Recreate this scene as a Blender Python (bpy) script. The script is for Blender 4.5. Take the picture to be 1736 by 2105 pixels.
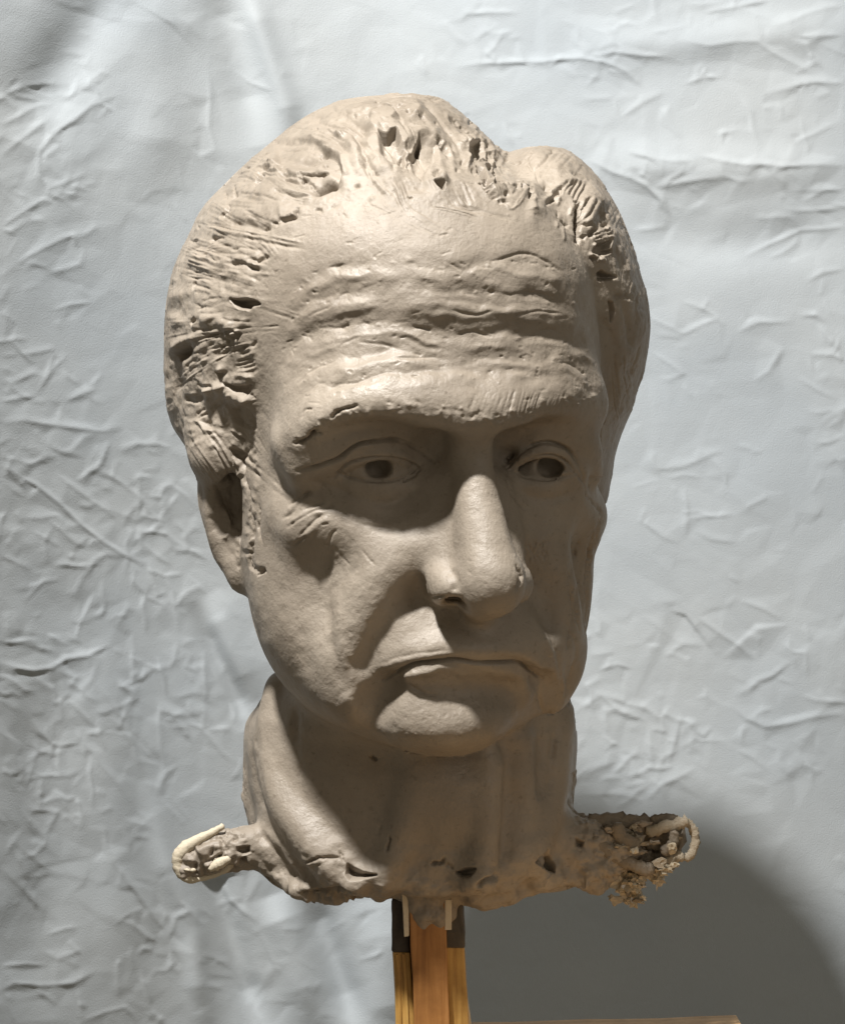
import bpy, math, random
import numpy as np
from mathutils import Vector, Matrix

# ------------------------------------------------------------------ camera
# Working units for the sculpt are millimetres; world units are metres.
SC = 0.001
CAM_D = 900.0            # camera to head axis, mm
PXMM = 5.4               # picture units (of a 1736 x 2105 frame) per mm at the head axis
ZOFF = 1.45              # height of the camera above the studio floor, m
scene = bpy.context.scene
for o in list(bpy.data.objects):
    bpy.data.objects.remove(o)
cam_data = bpy.data.cameras.new("camera")
cam = bpy.data.objects.new("camera", cam_data)
scene.collection.objects.link(cam)
cam.location = (0, -CAM_D * SC, ZOFF)
cam.rotation_euler = (math.pi / 2, 0, 0)
cam_data.sensor_fit = 'VERTICAL'
cam_data.sensor_height = 24.0
cam_data.lens = 24.0 * CAM_D / (2105 / PXMM)
cam_data.clip_end = 50
scene.camera = cam

# ------------------------------------------------------------------ light
world = bpy.data.worlds.new("World"); scene.world = world
world.use_nodes = True
bg = world.node_tree.nodes["Background"]
bg.inputs[0].default_value = (1.0, 0.87, 0.67, 1)
bg.inputs[1].default_value = 0.185

def area(name, loc, target, size, power, col):
    l = bpy.data.lights.new(name, 'AREA'); l.energy = power; l.size = size; l.color = col
    l.shape = 'DISK'
    o = bpy.data.objects.new(name, l); scene.collection.objects.link(o)
    o.location = loc
    d = Vector(target) - Vector(loc)
    o.rotation_euler = d.to_track_quat('-Z', 'Y').to_euler()
    return o
area("studio_lamp", (-0.30, -0.56, ZOFF + 1.05), (0, 0, ZOFF), 0.09, 39.0, (1.0, 0.972, 0.94))

area("fill_lamp", (0.95, -1.15, ZOFF + 0.45), (0, 0, ZOFF), 0.7, 2.0, (1.0, 0.95, 0.88))  # weak soft fill added from the front right to lighten the far cheek

scene.view_settings.view_transform = 'Standard'
scene.view_settings.look = 'None'
scene.view_settings.exposure = 0.0
scene.view_settings.gamma = 1.0
scene.view_settings.use_curve_mapping = False

# ------------------------------------------------------------------ frames
YAW, PITCH = math.radians(16.0), math.radians(7.0)
R_yaw = np.array([[math.cos(YAW), math.sin(YAW), 0], [math.sin(YAW), -math.cos(YAW), 0], [0, 0, 1.0]])
# columns: head x (its left), head y (forward), head z (up) in world mm (x right, y away, z up)
hx = np.array([math.cos(YAW), math.sin(YAW), 0.0])
hy0 = np.array([math.sin(YAW), -math.cos(YAW), 0.0])
hz0 = np.array([0, 0, 1.0])
hy = hy0 * math.cos(PITCH) - hz0 * math.sin(PITCH)
hz = hz0 * math.cos(PITCH) + hy0 * math.sin(PITCH)
HO = np.array([-7.0, 0.0, 25.0])
HB = np.stack([hx, hy, hz], 1)            # head -> world

def H(x, y, z):
    return HO + HB @ np.array([x, y, z], float)
def P(px, py, D=0.0):
    k = (CAM_D - D) / CAM_D / PXMM
    return np.array([(px - 868.0) * k, -D, (1052.5 - py) * k])
CAMP = np.array([0, -CAM_D, 0.0])
def F(px, py, y):
    """point on the view ray through a picture position whose forward reach in the head is y"""
    d = P(px, py, 0) - CAMP
    t = (y - (CAMP - HO) @ hy) / (d @ hy)
    return CAMP + t * d
def toh(p):
    return (np.asarray(p) - HO) @ HB

# ------------------------------------------------------------------ voxel sculpting
VOX = 1.42
LO = np.array([-112.0, -132.0, -165.0]); HI = np.array([112.0, 132.0, 166.0])
N = np.ceil((HI - LO) / VOX).astype(int)
ax = [LO[i] + VOX * np.arange(N[i], dtype=np.float32) for i in range(3)]
G = None
f32 = np.float32

class Win:
    """sub-box of the grid around a shape"""
    def __init__(self, lo, hi):
        a = np.clip(np.floor((np.array(lo) - LO) / VOX).astype(int), 0, N - 1)
        b = np.clip(np.ceil((np.array(hi) - LO) / VOX).astype(int) + 1, 1, N)
        self.s = tuple(slice(int(i), int(j)) for i, j in zip(a, b))
        self.x = ax[0][self.s[0]][:, None, None]
        self.y = ax[1][self.s[1]][None, :, None]
        self.z = ax[2][self.s[2]][None, None, :]
def smin(a, b, k):
    if k <= 0: return np.minimum(a, b)
    h = np.maximum(k - np.abs(a - b), 0) / k
    return np.minimum(a, b) - h * h * k * 0.25
def smax(a, b, k): return -smin(-a, -b, k)

def f_ell(w, c, r, B=None):
    x, y, z = w.x - f32(c[0]), w.y - f32(c[1]), w.z - f32(c[2])
    if B is not None:
        B = B.astype(f32)
        a = x * B[0, 0] + y * B[1, 0] + z * B[2, 0]
        b = x * B[0, 1] + y * B[1, 1] + z * B[2, 1]
        d = x * B[0, 2] + y * B[1, 2] + z * B[2, 2]
        x, y, z = a, b, d
    r = [f32(v) for v in r]
    k0 = np.sqrt((x / r[0]) ** 2 + (y / r[1]) ** 2 + (z / r[2]) ** 2)
    k1 = np.sqrt((x / r[0] ** 2) ** 2 + (y / r[1] ** 2) ** 2 + (z / r[2] ** 2) ** 2) + 1e-6
    return k0 * (k0 - 1) / k1
def f_cap(w, a, b, ra, rb):
    a = a.astype(f32); d = (b - a).astype(f32); L = max(float(d @ d), 1e-6)
    x, y, z = w.x - a[0], w.y - a[1], w.z - a[2]
    t = np.clip((x * d[0] + y * d[1] + z * d[2]) / f32(L), 0, 1)
    return np.sqrt((x - t * d[0]) ** 2 + (y - t * d[1]) ** 2 + (z - t * d[2]) ** 2) - (f32(ra) + t * f32(rb - ra))
def _apply(w, f, k, op):
    global G
    g = G[w.s]
    if op == '+': G[w.s] = smin(g, f, k)
    else: G[w.s] = smax(g, -f, k)
def ell(c, r, k=6, op='+', B=HB):
    m = max(r) + k + 3
    w = Win(c - m, c + m); _apply(w, f_ell(w, c, r, B), k, op)
def tube(pts, rad, k=4, op='+'):
    pts = [np.asarray(p, float) for p in pts]
    if np.isscalar(rad): rad = [rad] * len(pts)
    m = max(rad) + k + 3
    A = np.array(pts)
    w = Win(A.min(0) - m, A.max(0) + m)
    f = None
    for i in range(len(pts) - 1):
        g = f_cap(w, pts[i], pts[i + 1], rad[i], rad[i + 1])
        f = g if f is None else np.minimum(f, g)
    _apply(w, f, k, op)
def spline(pts, n=6):
    """Catmull-Rom through points"""
    p = np.array(pts, float)
    p = np.vstack([2 * p[0] - p[1], p, 2 * p[-1] - p[-2]])
    out = []
    for i in range(1, len(p) - 2):
        for t in np.linspace(0, 1, n, endpoint=False):
            out.append(0.5 * ((2 * p[i]) + (-p[i-1] + p[i+1]) * t + (2*p[i-1] - 5*p[i] + 4*p[i+1] - p[i+2]) * t*t
                              + (-p[i-1] + 3*p[i] - 3*p[i+1] + p[i+2]) * t**3))
    out.append(p[-2])
    return np.array(out)
def stube(pts4, k=4, op='+', n=4):
    """pts4: (px,py,y_head,radius) smooth tube"""
    q = spline([list(F(a, b, c)) + [r] for a, b, c, r in pts4], n)
    tube(list(q[:, :3]), list(np.maximum(q[:, 3], 0.3)), k, op)
def loft_section(w, zs, cols):
    """head-space loft: cols rows = (w, yfront, y0, yback, pw, pf)"""
    x, y, z = w.x - f32(HO[0]), w.y - f32(HO[1]), w.z - f32(HO[2])
    a = x * f32(HB[0, 0]) + y * f32(HB[1, 0]) + z * f32(HB[2, 0])
    b = x * f32(HB[0, 1]) + y * f32(HB[1, 1]) + z * f32(HB[2, 1])
    d = x * f32(HB[0, 2]) + y * f32(HB[1, 2]) + z * f32(HB[2, 2])
    return a, b, d
def norm_field(f):
    gx, gy, gz = np.gradient(f, VOX)
    return f / np.maximum(np.sqrt(gx * gx + gy * gy + gz * gz), 1e-4)
# ------------------------------------------------------------------ head masses
def ptab(q, xs, vs):
    s = spline(np.stack([xs, vs], 1), 8)
    o = np.argsort(s[:, 0])
    return np.interp(q, s[o, 0], s[o, 1]).astype(f32)

def head_xyz(w):
    x, y, z = w.x - f32(HO[0]), w.y - f32(HO[1]), w.z - f32(HO[2])
    B = HB.astype(f32)
    return (x * B[0, 0] + y * B[1, 0] + z * B[2, 0], x * B[0, 1] + y * B[1, 1] + z * B[2, 1],
            x * B[0, 2] + y * B[1, 2] + z * B[2, 2])

def vloft(rows, d0, front, back, p=2.1, q=2.0, k=8, k_end=8):
    """mass whose outline is given by rows of (height, left, right) in picture units; depth profile
    tables d0 / front / back are (height, depth mm) lists"""
    global G
    full = Win(LO, HI)
    r = np.array(rows, float)
    m = f32(CAM_D * PXMM)
    kk = m / (f32(CAM_D) + full.y)
    U = 868 + full.x * kk
    Vv = 1052.5 - full.z * kk
    xl, xr = ptab(Vv, r[:, 0], r[:, 1]), ptab(Vv, r[:, 0], r[:, 2])
    I = lambda t: ptab(Vv, [a for a, _ in t], [b for _, b in t])
    c0, fr, bk = I(d0), I(front), I(back)
    cx, hw = (xl + xr) / 2, np.maximum((xr - xl) / 2, 2)
    D = -full.y - c0
    hd = np.where(D > 0, fr - c0, c0 - bk)
    f = ((np.abs(U - cx) / hw) ** p + (np.abs(D) / np.maximum(hd, 2)) ** q) ** (1 / p) - 1
    f = f * hw / f32(PXMM)
    f = np.maximum(f, (r[0, 0] - Vv) / f32(PXMM))
    f = smax(f, (Vv - r[-1, 0]) / f32(PXMM), k_end)
    f = norm_field(f.astype(f32))
    f = np.clip(f, -80, 80)
    G = smin(G, f, k)

def sculpt():
    global G
    G = np.full(tuple(N), 60.0, dtype=f32)
    full = Win(LO, HI)
    a, b, d = head_xyz(full)
    # face block, jaw and chin as a loft along the head axis
    zs = [-119, -107, -102, -95, -83, -67, -45, -15, 15, 45, 75, 100]
    W  = [4,     14,   27,   41,   53,  61,  65,  67, 67, 66, 60, 42]
    YF = [40,    55,   68,   76,   78,  78,  75,  72, 80, 87, 83, 66]
    Y0 = [30,    30,   30,   30,   32,  32,  28,  15, 10, 5, 0, 0]
    YB = [20,    12,   2,   -8,  -14, -20, -35, -60, -80, -90, -90, -80]
    w_, yf, y0, yb = (ptab(d, zs, v) for v in (W, YF, Y0, YB))
    yy = b - y0
    v = (np.abs(a) / np.maximum(w_, 3)) ** 2.4 + (np.abs(yy) / np.where(yy > 0, yf - y0, y0 - yb)) ** 2.2
    f = (v ** (1 / 2.3) - 1) * 40
    f = smax(f, (-106 - d), 6); f = np.maximum(f, d - 100)
    G = smin(G, norm_field(f), 0)
    del w_, yf, y0, yb, yy, v, f
    # cranium with its hair: outline of the dome and the left side
    vloft([(194, 800, 860), (197, 755, 890), (202, 722, 908), (212, 685, 922), (232, 640, 948), (258, 600, 977), (290, 560, 1008),
           (325, 518, 1040), (350, 490, 1066), (380, 460, 1098), (410, 430, 1128), (440, 408, 1150), (480, 390, 1180), (520, 372, 1205),
           (550, 358, 1218), (600, 345, 1232), (650, 339, 1240), (700, 337, 1245), (760, 338, 1245), (800, 341, 1245), (850, 346, 1240),
           (880, 356, 1235), (910, 376, 1230), (945, 396, 1225), (980, 412, 1220), (1040, 440, 1215)],
          [(194, -12), (600, -6), (990, -22), (1040, -26)],
          [(194, -4), (205, 18), (230, 36), (270, 50), (330, 64), (400, 75), (500, 82), (650, 82), (800, 72), (900, 56), (990, 30), (1040, 10)],
          [(194, -20), (205, -42), (240, -66), (300, -84), (400, -98), (600, -105), (1040, -92)], p=2.15, q=2.0, k=10)
    # hair wing on its left side
    vloft([(301, 1090, 1128), (306, 1068, 1150), (320, 1048, 1182), (350, 1040, 1216), (390, 1042, 1246), (430, 1050, 1270), (480, 1065, 1291),
           (530, 1085, 1307), (570, 1095, 1318), (610, 1105, 1330), (660, 1110, 1336), (700, 1112, 1334), (750, 1115, 1326), (800, 1115, 1311),
           (850, 1115, 1295), (890, 1118, 1278), (940, 1120, 1263), (1000, 1120, 1252), (1060, 1120, 1244)],
          [(301, -18), (600, -24), (1060, -30)],
          [(301, -10), (320, 12), (380, 34), (480, 42), (620, 34), (760, 22), (1060, 0)],
          [(301, -26), (330, -50), (420, -80), (600, -92), (1060, -80)], p=2.3, q=2.1, k=5)
    ell(H(22, -48, 66), (56, 54, 46), 14)
    ell(np.array([42.0, 75.0, 78.0]), (48, 48, 46), 14, '+', None)
    ell(H(0, -58, -38), (45, 38, 52), 22)
    # neck
    zs = [-152, -146, -132, -120, -90, -75, -60, -30, 0]
    xl = [-38, -46, -60, -64.5, -68.5, -64, -55, -46, -40]
    xr = [40, 50, 57, 58, 60, 58, 55, 50, 40]
    df = [34, 36, 36, 36, 34, 34, 34, 32, 26]
    db = [-62, -70, -75, -76, -78, -80, -80, -80, -80]
    z = full.z
    L, Rr, DF, DB = (ptab(z, zs, v) for v in (xl, xr, df, db))
    cx, hw = (L + Rr) / 2, (Rr - L) / 2
    cd, hd = (DF + DB) / 2, (DF - DB) / 2
    f = ((np.abs(full.x - cx) / hw) ** 2.15 + (np.abs(-full.y - cd) / hd) ** 2.15) ** (1 / 2.15) - 1
    f = f * 50
    f = smax(f, (-142 - z) * 1.0, 8)
    f = np.maximum(f, z - 0)
    G = smin(G, norm_field(f), 7)
    del f, a, b, d

    ell(F(452, 922, 0), (12, 20, 15), 8)
    # ---- brow ridge and forehead
    stube([(610, 915, 58, 7), (680, 866, 73, 9), (780, 838, 83, 10), (880, 838, 87, 10), (965, 848, 88, 10),
           (1050, 842, 86, 10), (1130, 826, 78, 9), (1197, 834, 61, 7)], 17)
    stube([(660, 805, 57, 8), (780, 785, 69, 9), (900, 785, 72, 9), (1040, 788, 71, 9), (1130, 790, 59, 8)], 16)
    # orbits
    ell(F(772, 975, 88), (26, 22, 18.5), 7, '-')
    ell(F(1130, 972, 88), (23, 22, 18.5), 7, '-')
    # the hood of the upper lid, outer half
    stube([(850, 900, 69, 5), (770, 890, 72, 6), (690, 920, 69, 7), (625, 968, 60, 6)], 6)
    stube([(1070, 902, 69, 5), (1130, 885, 71, 6), (1190, 920, 63, 7), (1212, 968, 54, 5)], 6)
    # ---- eyeballs and lids
    for (px, py) in ((776, 962), (1126, 960)):
        ell(F(px, py, 61), (15, 13, 13), 2)
    for (px, py) in ((777, 962), (1131, 959)):
        tube([F(px, py, 84), F(px, py, 69.5)], 4.5, 0.6, '-')
    stube([(684, 978, 66, 2.2), (715, 950, 71, 2.8), (775, 929, 74, 3.0), (830, 936, 73.5, 2.6), (867, 962, 69, 1.6)], 1.5)
    stube([(690, 978, 65, 1.8), (735, 994, 69, 2.2), (780, 1001, 71.5, 2.4), (825, 992, 71.5, 2.0), (867, 964, 69, 1.6)], 1.8)
    stube([(1044, 966, 69, 1.6), (1078, 938, 73.5, 2.5), (1130, 926, 74, 3.0), (1170, 944, 69, 2.8), (1189, 976, 63, 2.0)], 1.5)
    stube([(1044, 968, 69, 1.6), (1082, 990, 71.5, 2.0), (1130, 997, 71.5, 2.4), (1167, 988, 67, 2.2), (1189, 976, 63, 1.8)], 1.8)
    ell(F(897, 935, 86), (6, 10, 9), 6, '-')
    ell(F(1036, 930, 86), (6, 10, 9), 6, '-')
    # bags under the eyes
    stube([(690, 1010, 60, 4), (740, 1030, 64, 6), (800, 1035, 66, 6), (855, 1015, 68, 4)], 8)
    stube([(1065, 1020, 68, 4), (1110, 1035, 65, 6), (1160, 1025, 60, 5)], 8)
    # ---- cheek bones
    stube([(604, 1058, 47, 6), (640, 1084, 56.5, 9), (688, 1104, 64.5, 10), (750, 1106, 68.5, 8)], 11)
    stube([(1205, 1060, 42, 6), (1165, 1080, 56, 8), (1095, 1110, 66, 9)], 14)
    stube([(722, 1140, 68, 6), (708, 1230, 67, 7), (704, 1320, 65, 7)], 9)
    stube([(925, 1010, 74, 7), (890, 1070, 73, 8), (850, 1110, 72, 8)], 10)
    # hollow below the cheek bone
    ell(F(655, 1225, 79), (14, 15, 24), 14, '-')
    ell(F(1205, 1200, 66), (9, 9, 20), 10, '-')
    # flap of the cheek, outside the fold that runs from nose to mouth
    stube([(885, 1100, 73, 7), (840, 1135, 75, 8), (785, 1195, 73.8, 9), (750, 1270, 70.5, 9), (724, 1345, 66.5, 8), (724, 1410, 67, 6), (738, 1448, 68, 4.5)], 9)
    stube([(1108, 1135, 66, 6), (1130, 1170, 67, 7), (1150, 1230, 66, 7), (1160, 1300, 62, 7), (1158, 1370, 58, 7), (1140, 1430, 58, 5)], 9)
    # muzzle
    ell(F(955, 1325, 66.5), (36, 24, 22), 12)
    # ---- nose
    stube([(968, 935, 84, 7), (976, 990, 87.5, 7.0), (989, 1080, 94.5, 8.4), (1003, 1150, 99.5, 10.2), (1010, 1190, 102, 11.8), (1006, 1203, 101, 11.8)], 7)
    stube([(935, 1010, 74, 7), (930, 1100, 79, 9), (928, 1180, 86, 8)], 10)
    stube([(1015, 1010, 76, 6), (1028, 1100, 80, 8), (1035, 1180, 86, 8)], 10)
    ell(F(915, 1206, 91), (6.3, 11, 7), 4)
    ell(F(1052, 1200, 91), (5.5, 10, 7), 3)
    ell(F(1066, 1200, 88), (4.5, 9, 6.5), 2)
    stube([(985, 1238, 98, 5), (985, 1255, 86, 5)], 5)
    tube([F(935, 1250, 100), F(938, 1215, 92)], 3.6, 2.5, '-')
    tube([F(1025, 1250, 100), F(1022, 1215, 92)], 3.2, 2.5, '-')
    # ---- mouth: overhanging upper lip, parting, lower lip, hollow above the chin
    stube([(800, 1385, 74, 4), (850, 1350, 82, 4), (900, 1338, 86, 4), (981, 1342, 88.5, 4.2), (1050, 1338, 84, 4), (1085, 1352, 79, 4), (1112, 1382, 72, 4)], 6)
    stube([(797, 1400, 78, 2), (842, 1374, 87, 2.0), (900, 1362, 91, 2.2), (981, 1364, 93, 2.4), (1050, 1361, 89, 2.2), (1088, 1377, 84, 2.0), (1116, 1402, 77, 2)], 2.5, '-')
    stube([(838, 1390, 81, 1.8), (880, 1381, 84.5, 2.4), (930, 1379, 85.3, 2.5), (1000, 1387, 84.5, 2.2), (1060, 1392, 79.5, 2.0)], 4)
    stube([(890, 1424, 92, 3.5), (930, 1427, 92.5, 4.8), (985, 1431, 91.5, 7), (1050, 1434, 84.5, 6)], 8, '-')
    # chin
    ell(F(914, 1476, 72), (23, 18, 12.5), 7)
    ell(F(860, 1440, 70), (12, 13, 9), 8)
    ell(F(712, 1405, 58), (10, 11, 11), 10)
    # furrows from the mouth corners
    stube([(806, 1402, 79, 3.5), (782, 1428, 78, 5), (764, 1462, 76, 5), (758, 1490, 75, 3)], 5, '-')
    stube([(1110, 1395, 78, 2.5), (1124, 1425, 74, 3), (1118, 1460, 73, 3.5)], 6, '-')
    # fold from the nose wing outward and down
    stube([(866, 1205, 84, 1.2), (842, 1228, 86, 2.6), (805, 1272, 84.5, 2.8), (772, 1322, 81, 2.6), (748, 1370, 78, 2.2)], 5, '-')
    stube([(1090, 1185, 84, 2.5), (1118, 1230, 80, 3.5), (1130, 1280, 78, 2.5)], 6, '-')
    # ---- ear on its right side
    q = spline([F(482, 945, 4), F(442, 958, -3), F(424, 1003, -5), F(433, 1060, -4), F(456, 1105, -2), F(482, 1150, 3)], 4)
    tube(list(q), 3.6, 3)
    ell(F(470, 1040, 2), (9, 5, 24), 5)
    ell(F(500, 1172, 6), (6, 6, 9), 5)
    ell(F(480, 1030, 11), (4.8, 8, 17), 4, '-')
    tube(list(spline([F(470, 985, 4), F(456, 1030, 3), F(466, 1075, 4), F(486, 1115, 7)], 4)), 2.4, 3)
    # ---- neck muscles
    tube(list(spline([P(586, 1420, -2), P(572, 1540, 4), P(590, 1640, 14), P(650, 1730, 24), P(730, 1800, 30)], 4)), 8, 4)
    tube([P(545, 1500, -30), P(535, 1640, -25), P(570, 1760, -15)], [7, 7, 7], 6)
    tube([P(860, 1570, 33), P(830, 1700, 36), P(790, 1800, 36)], [6, 5, 5], 7)
    tube([P(1000, 1570, 33), P(1000, 1700, 36), P(985, 1800, 36)], [6, 5, 5], 7)
    ell(P(915, 1640, 33), (12, 8, 14), 8, '+', None)
    tube([P(1060, 1520, 22), P(1075, 1660, 22), P(1050, 1790, 28)], [5, 5, 5], 6)
    tube([P(1140, 1470, 0), P(1130, 1620, 8), P(1090, 1760, 22)], [6, 6, 6], 8)
    # clay stubs on the shoulder rods and the clay round the post
    tube([P(1130, 1735, 0), P(1200, 1738, 2), P(1265, 1750, 4)], [13, 11.5, 9], 7)
    tube([P(560, 1745, 0), P(509, 1740, 2), P(444, 1757, 3), P(402, 1772, 3)], [9.5, 8.2, 7.8, 6], 4)
    for (x, y, D, r) in ((650, 1820, 10, (12, 14, 5)), (700, 1826, 16, (8, 10, 4)), (1005, 1826, 14, (9, 12, 6)), (985, 1832, 18, (6, 8, 4)), (1130, 1800, 6, (12, 12, 6)), (780, 1826, 20, (9, 8, 3)), (1060, 1812, 12, (8, 9, 6)), (590, 1792, 2, (8, 10, 6)), (1225, 1790, 4, (7, 8, 7))):
        ell(P(x, y, D), r, 5, '+', None)
    for (x, y, D, r) in ((745, 1862, 30, (8, 14, 4)), (815, 1866, 34, (6, 12, 5)), (1085, 1850, 30, (5, 14, 6)), (950, 1868, 34, (4, 12, 5))):
        ell(P(x, y, D), r, 3, '-', None)
    tube([P(885, 1790, 8), P(885, 1868, 16)], [14, 9], 8)
# ------------------------------------------------------------------ surface extraction
def surface_nets(g):
    s = g < 0
    c = np.zeros(tuple(n - 1 for n in g.shape), np.uint8)
    for i in (0, 1):
        for j in (0, 1):
            for k in (0, 1):
                c += s[i:g.shape[0]-1+i, j:g.shape[1]-1+j, k:g.shape[2]-1+k]
    act = (c > 0) & (c < 8)
    I = np.argwhere(act)
    idx = np.full(act.shape, -1, np.int32); idx[act] = np.arange(len(I))
    val = {}
    for i in (0, 1):
        for j in (0, 1):
            for k in (0, 1):
                val[i, j, k] = g[I[:, 0] + i, I[:, 1] + j, I[:, 2] + k]
    acc = np.zeros((len(I), 3)); cnt = np.zeros(len(I))
    cs = [(i, j, k) for i in (0, 1) for j in (0, 1) for k in (0, 1)]
    for p in cs:
        for axn in range(3):
            if p[axn]: continue
            q = list(p); q[axn] = 1; q = tuple(q)
            va, vb = val[p], val[q]
            m = (va < 0) != (vb < 0)
            t = va[m] / (va[m] - vb[m])
            pt = np.tile(np.array(p, float), (len(t), 1)); pt[:, axn] += t
            acc[m] += pt; cnt[m] += 1
    V = LO + VOX * (I + acc / cnt[:, None])
    quads = []
    for axn in range(3):
        sl0 = [slice(None)] * 3; sl1 = [slice(None)] * 3
        sl0[axn] = slice(0, -1); sl1[axn] = slice(1, None)
        A, B = s[tuple(sl0)], s[tuple(sl1)]
        E = np.argwhere(A != B)
        fl = A[tuple(E.T)]
        o1, o2 = [(1, 2), (2, 0), (0, 1)][axn]
        ok = (E[:, o1] > 0) & (E[:, o2] > 0) & (E[:, o1] < g.shape[o1]-1) & (E[:, o2] < g.shape[o2]-1)
        E, fl = E[ok], fl[ok]
        def cell(d1, d2):
            e = E.copy(); e[:, o1] += d1; e[:, o2] += d2
            return idx[tuple(e.T)]
        q = np.stack([cell(-1, -1), cell(0, -1), cell(0, 0), cell(-1, 0)], 1)
        q[~fl] = q[~fl][:, ::-1]
        quads.append(q)
    return V, np.vstack(quads)

def subdivide(V, Q):
    n = len(V)
    e = np.sort(np.stack([Q, np.roll(Q, -1, 1)], 2).reshape(-1, 2), 1).astype(np.int64)
    key = e[:, 0] * n + e[:, 1]
    u, inv = np.unique(key, return_inverse=True)
    M = (V[u // n] + V[u % n]) / 2
    C = V[Q].mean(1)
    inv = inv.reshape(-1, 4) + n
    ci = np.arange(len(Q)) + n + len(u)
    V2 = np.vstack([V, M, C])
    q = [np.stack([Q[:, i], inv[:, i], ci, inv[:, i - 1]], 1) for i in range(4)]
    return V2, np.vstack(q)

def edges_of(Q):
    e = np.sort(np.stack([Q, np.roll(Q, -1, 1)], 2).reshape(-1, 2), 1).astype(np.int64)
    n = Q.max() + 1
    u = np.unique(e[:, 0] * n + e[:, 1])
    return u // n, u % n

def smooth(V, Q, it=1, lam=0.5, mask=None):
    a, b = edges_of(Q)
    n = len(V)
    deg = np.bincount(a, minlength=n) + np.bincount(b, minlength=n)
    for _ in range(it):
        S = np.stack([np.bincount(a, V[b, i], n) + np.bincount(b, V[a, i], n) for i in range(3)], 1) / np.maximum(deg, 1)[:, None]
        l = lam if mask is None else lam * mask[:, None]
        V = V + l * (S - V)
    return V

def normals(V, Q):
    d1 = V[Q[:, 2]] - V[Q[:, 0]]; d2 = V[Q[:, 3]] - V[Q[:, 1]]
    fn = np.cross(d1, d2)
    nrm = np.stack([sum(np.bincount(Q[:, j], fn[:, i], len(V)) for j in range(4)) for i in range(3)], 1)
    return nrm / np.maximum(np.linalg.norm(nrm, axis=1), 1e-9)[:, None]

def mesh_obj(name, V, Q, mat, parent=None, nrm=None, smooth_shade=True):
    me = bpy.data.meshes.new(name)
    V = np.asarray(V, float) * SC + np.array([0, 0, ZOFF])
    me.vertices.add(len(V)); me.vertices.foreach_set("co", V.astype(f32).ravel())
    me.loops.add(Q.size); me.loops.foreach_set("vertex_index", Q.astype(np.int32).ravel())
    me.polygons.add(len(Q)); k = Q.shape[1]
    me.polygons.foreach_set("loop_start", np.arange(0, Q.size, k, dtype=np.int32))
    me.update(calc_edges=True)
    me.polygons.foreach_set("use_smooth", np.full(len(Q), smooth_shade))
    me.materials.append(mat)
    if nrm is not None:
        me.normals_split_custom_set_from_vertices(nrm.tolist())
    o = bpy.data.objects.new(name, me); scene.collection.objects.link(o)
    o.parent = parent
    return o
# ------------------------------------------------------------------ tool marks on the clay
FR = {'P': (0, 0, 1), 'A': (609.4, 187.5, .1575), 'B': (843.75, 187.5, .1575), 'C': (421.9, 257.8, .18), 'D': (328.1, 437.5, .135),
      'E': (328.1, 640.6, .135), 'F': (1078.1, 296.9, .1575), '1': (312.5, 171.9, .315), '2': (781.25, 171.9, .3375),
      '3': (507.8, 625, .27), '4': (820.3, 703.1, .2925), '5': (328.1, 781.25, .2413), '6': (664, 1093.75, .3375),
      '7': (343.75, 1328, .315), '8': (859.4, 1367, .36), '9': (703, 1757.8, .225), 'h': (343.75, 1656.25, .144)}
def fp(fr, pts):
    a = np.array(pts, float).reshape(-1, 2); o = FR[fr]
    return a * o[2] + np.array(o[:2])

def project(V):
    k = CAM_D * PXMM / (CAM_D + V[:, 1])
    return 868 + V[:, 0] * k, 1052.5 - V[:, 2] * k

_rng = np.random.RandomState(7)
_lat = _rng.rand(64, 64, 64).astype(f32) * 2 - 1
def vnoise(p):
    """smooth value noise, p (n,3)"""
    i = np.floor(p).astype(np.int64); f = (p - i); f = f * f * (3 - 2 * f); i &= 63; j = (i + 1) & 63
    r = 0
    for a in (0, 1):
        for b in (0, 1):
            for c in (0, 1):
                w = (f[:, 0] if a else 1 - f[:, 0]) * (f[:, 1] if b else 1 - f[:, 1]) * (f[:, 2] if c else 1 - f[:, 2])
                r = r + w * _lat[(j if a else i)[:, 0], (j if b else i)[:, 1], (j if c else i)[:, 2]]
    return r

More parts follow.
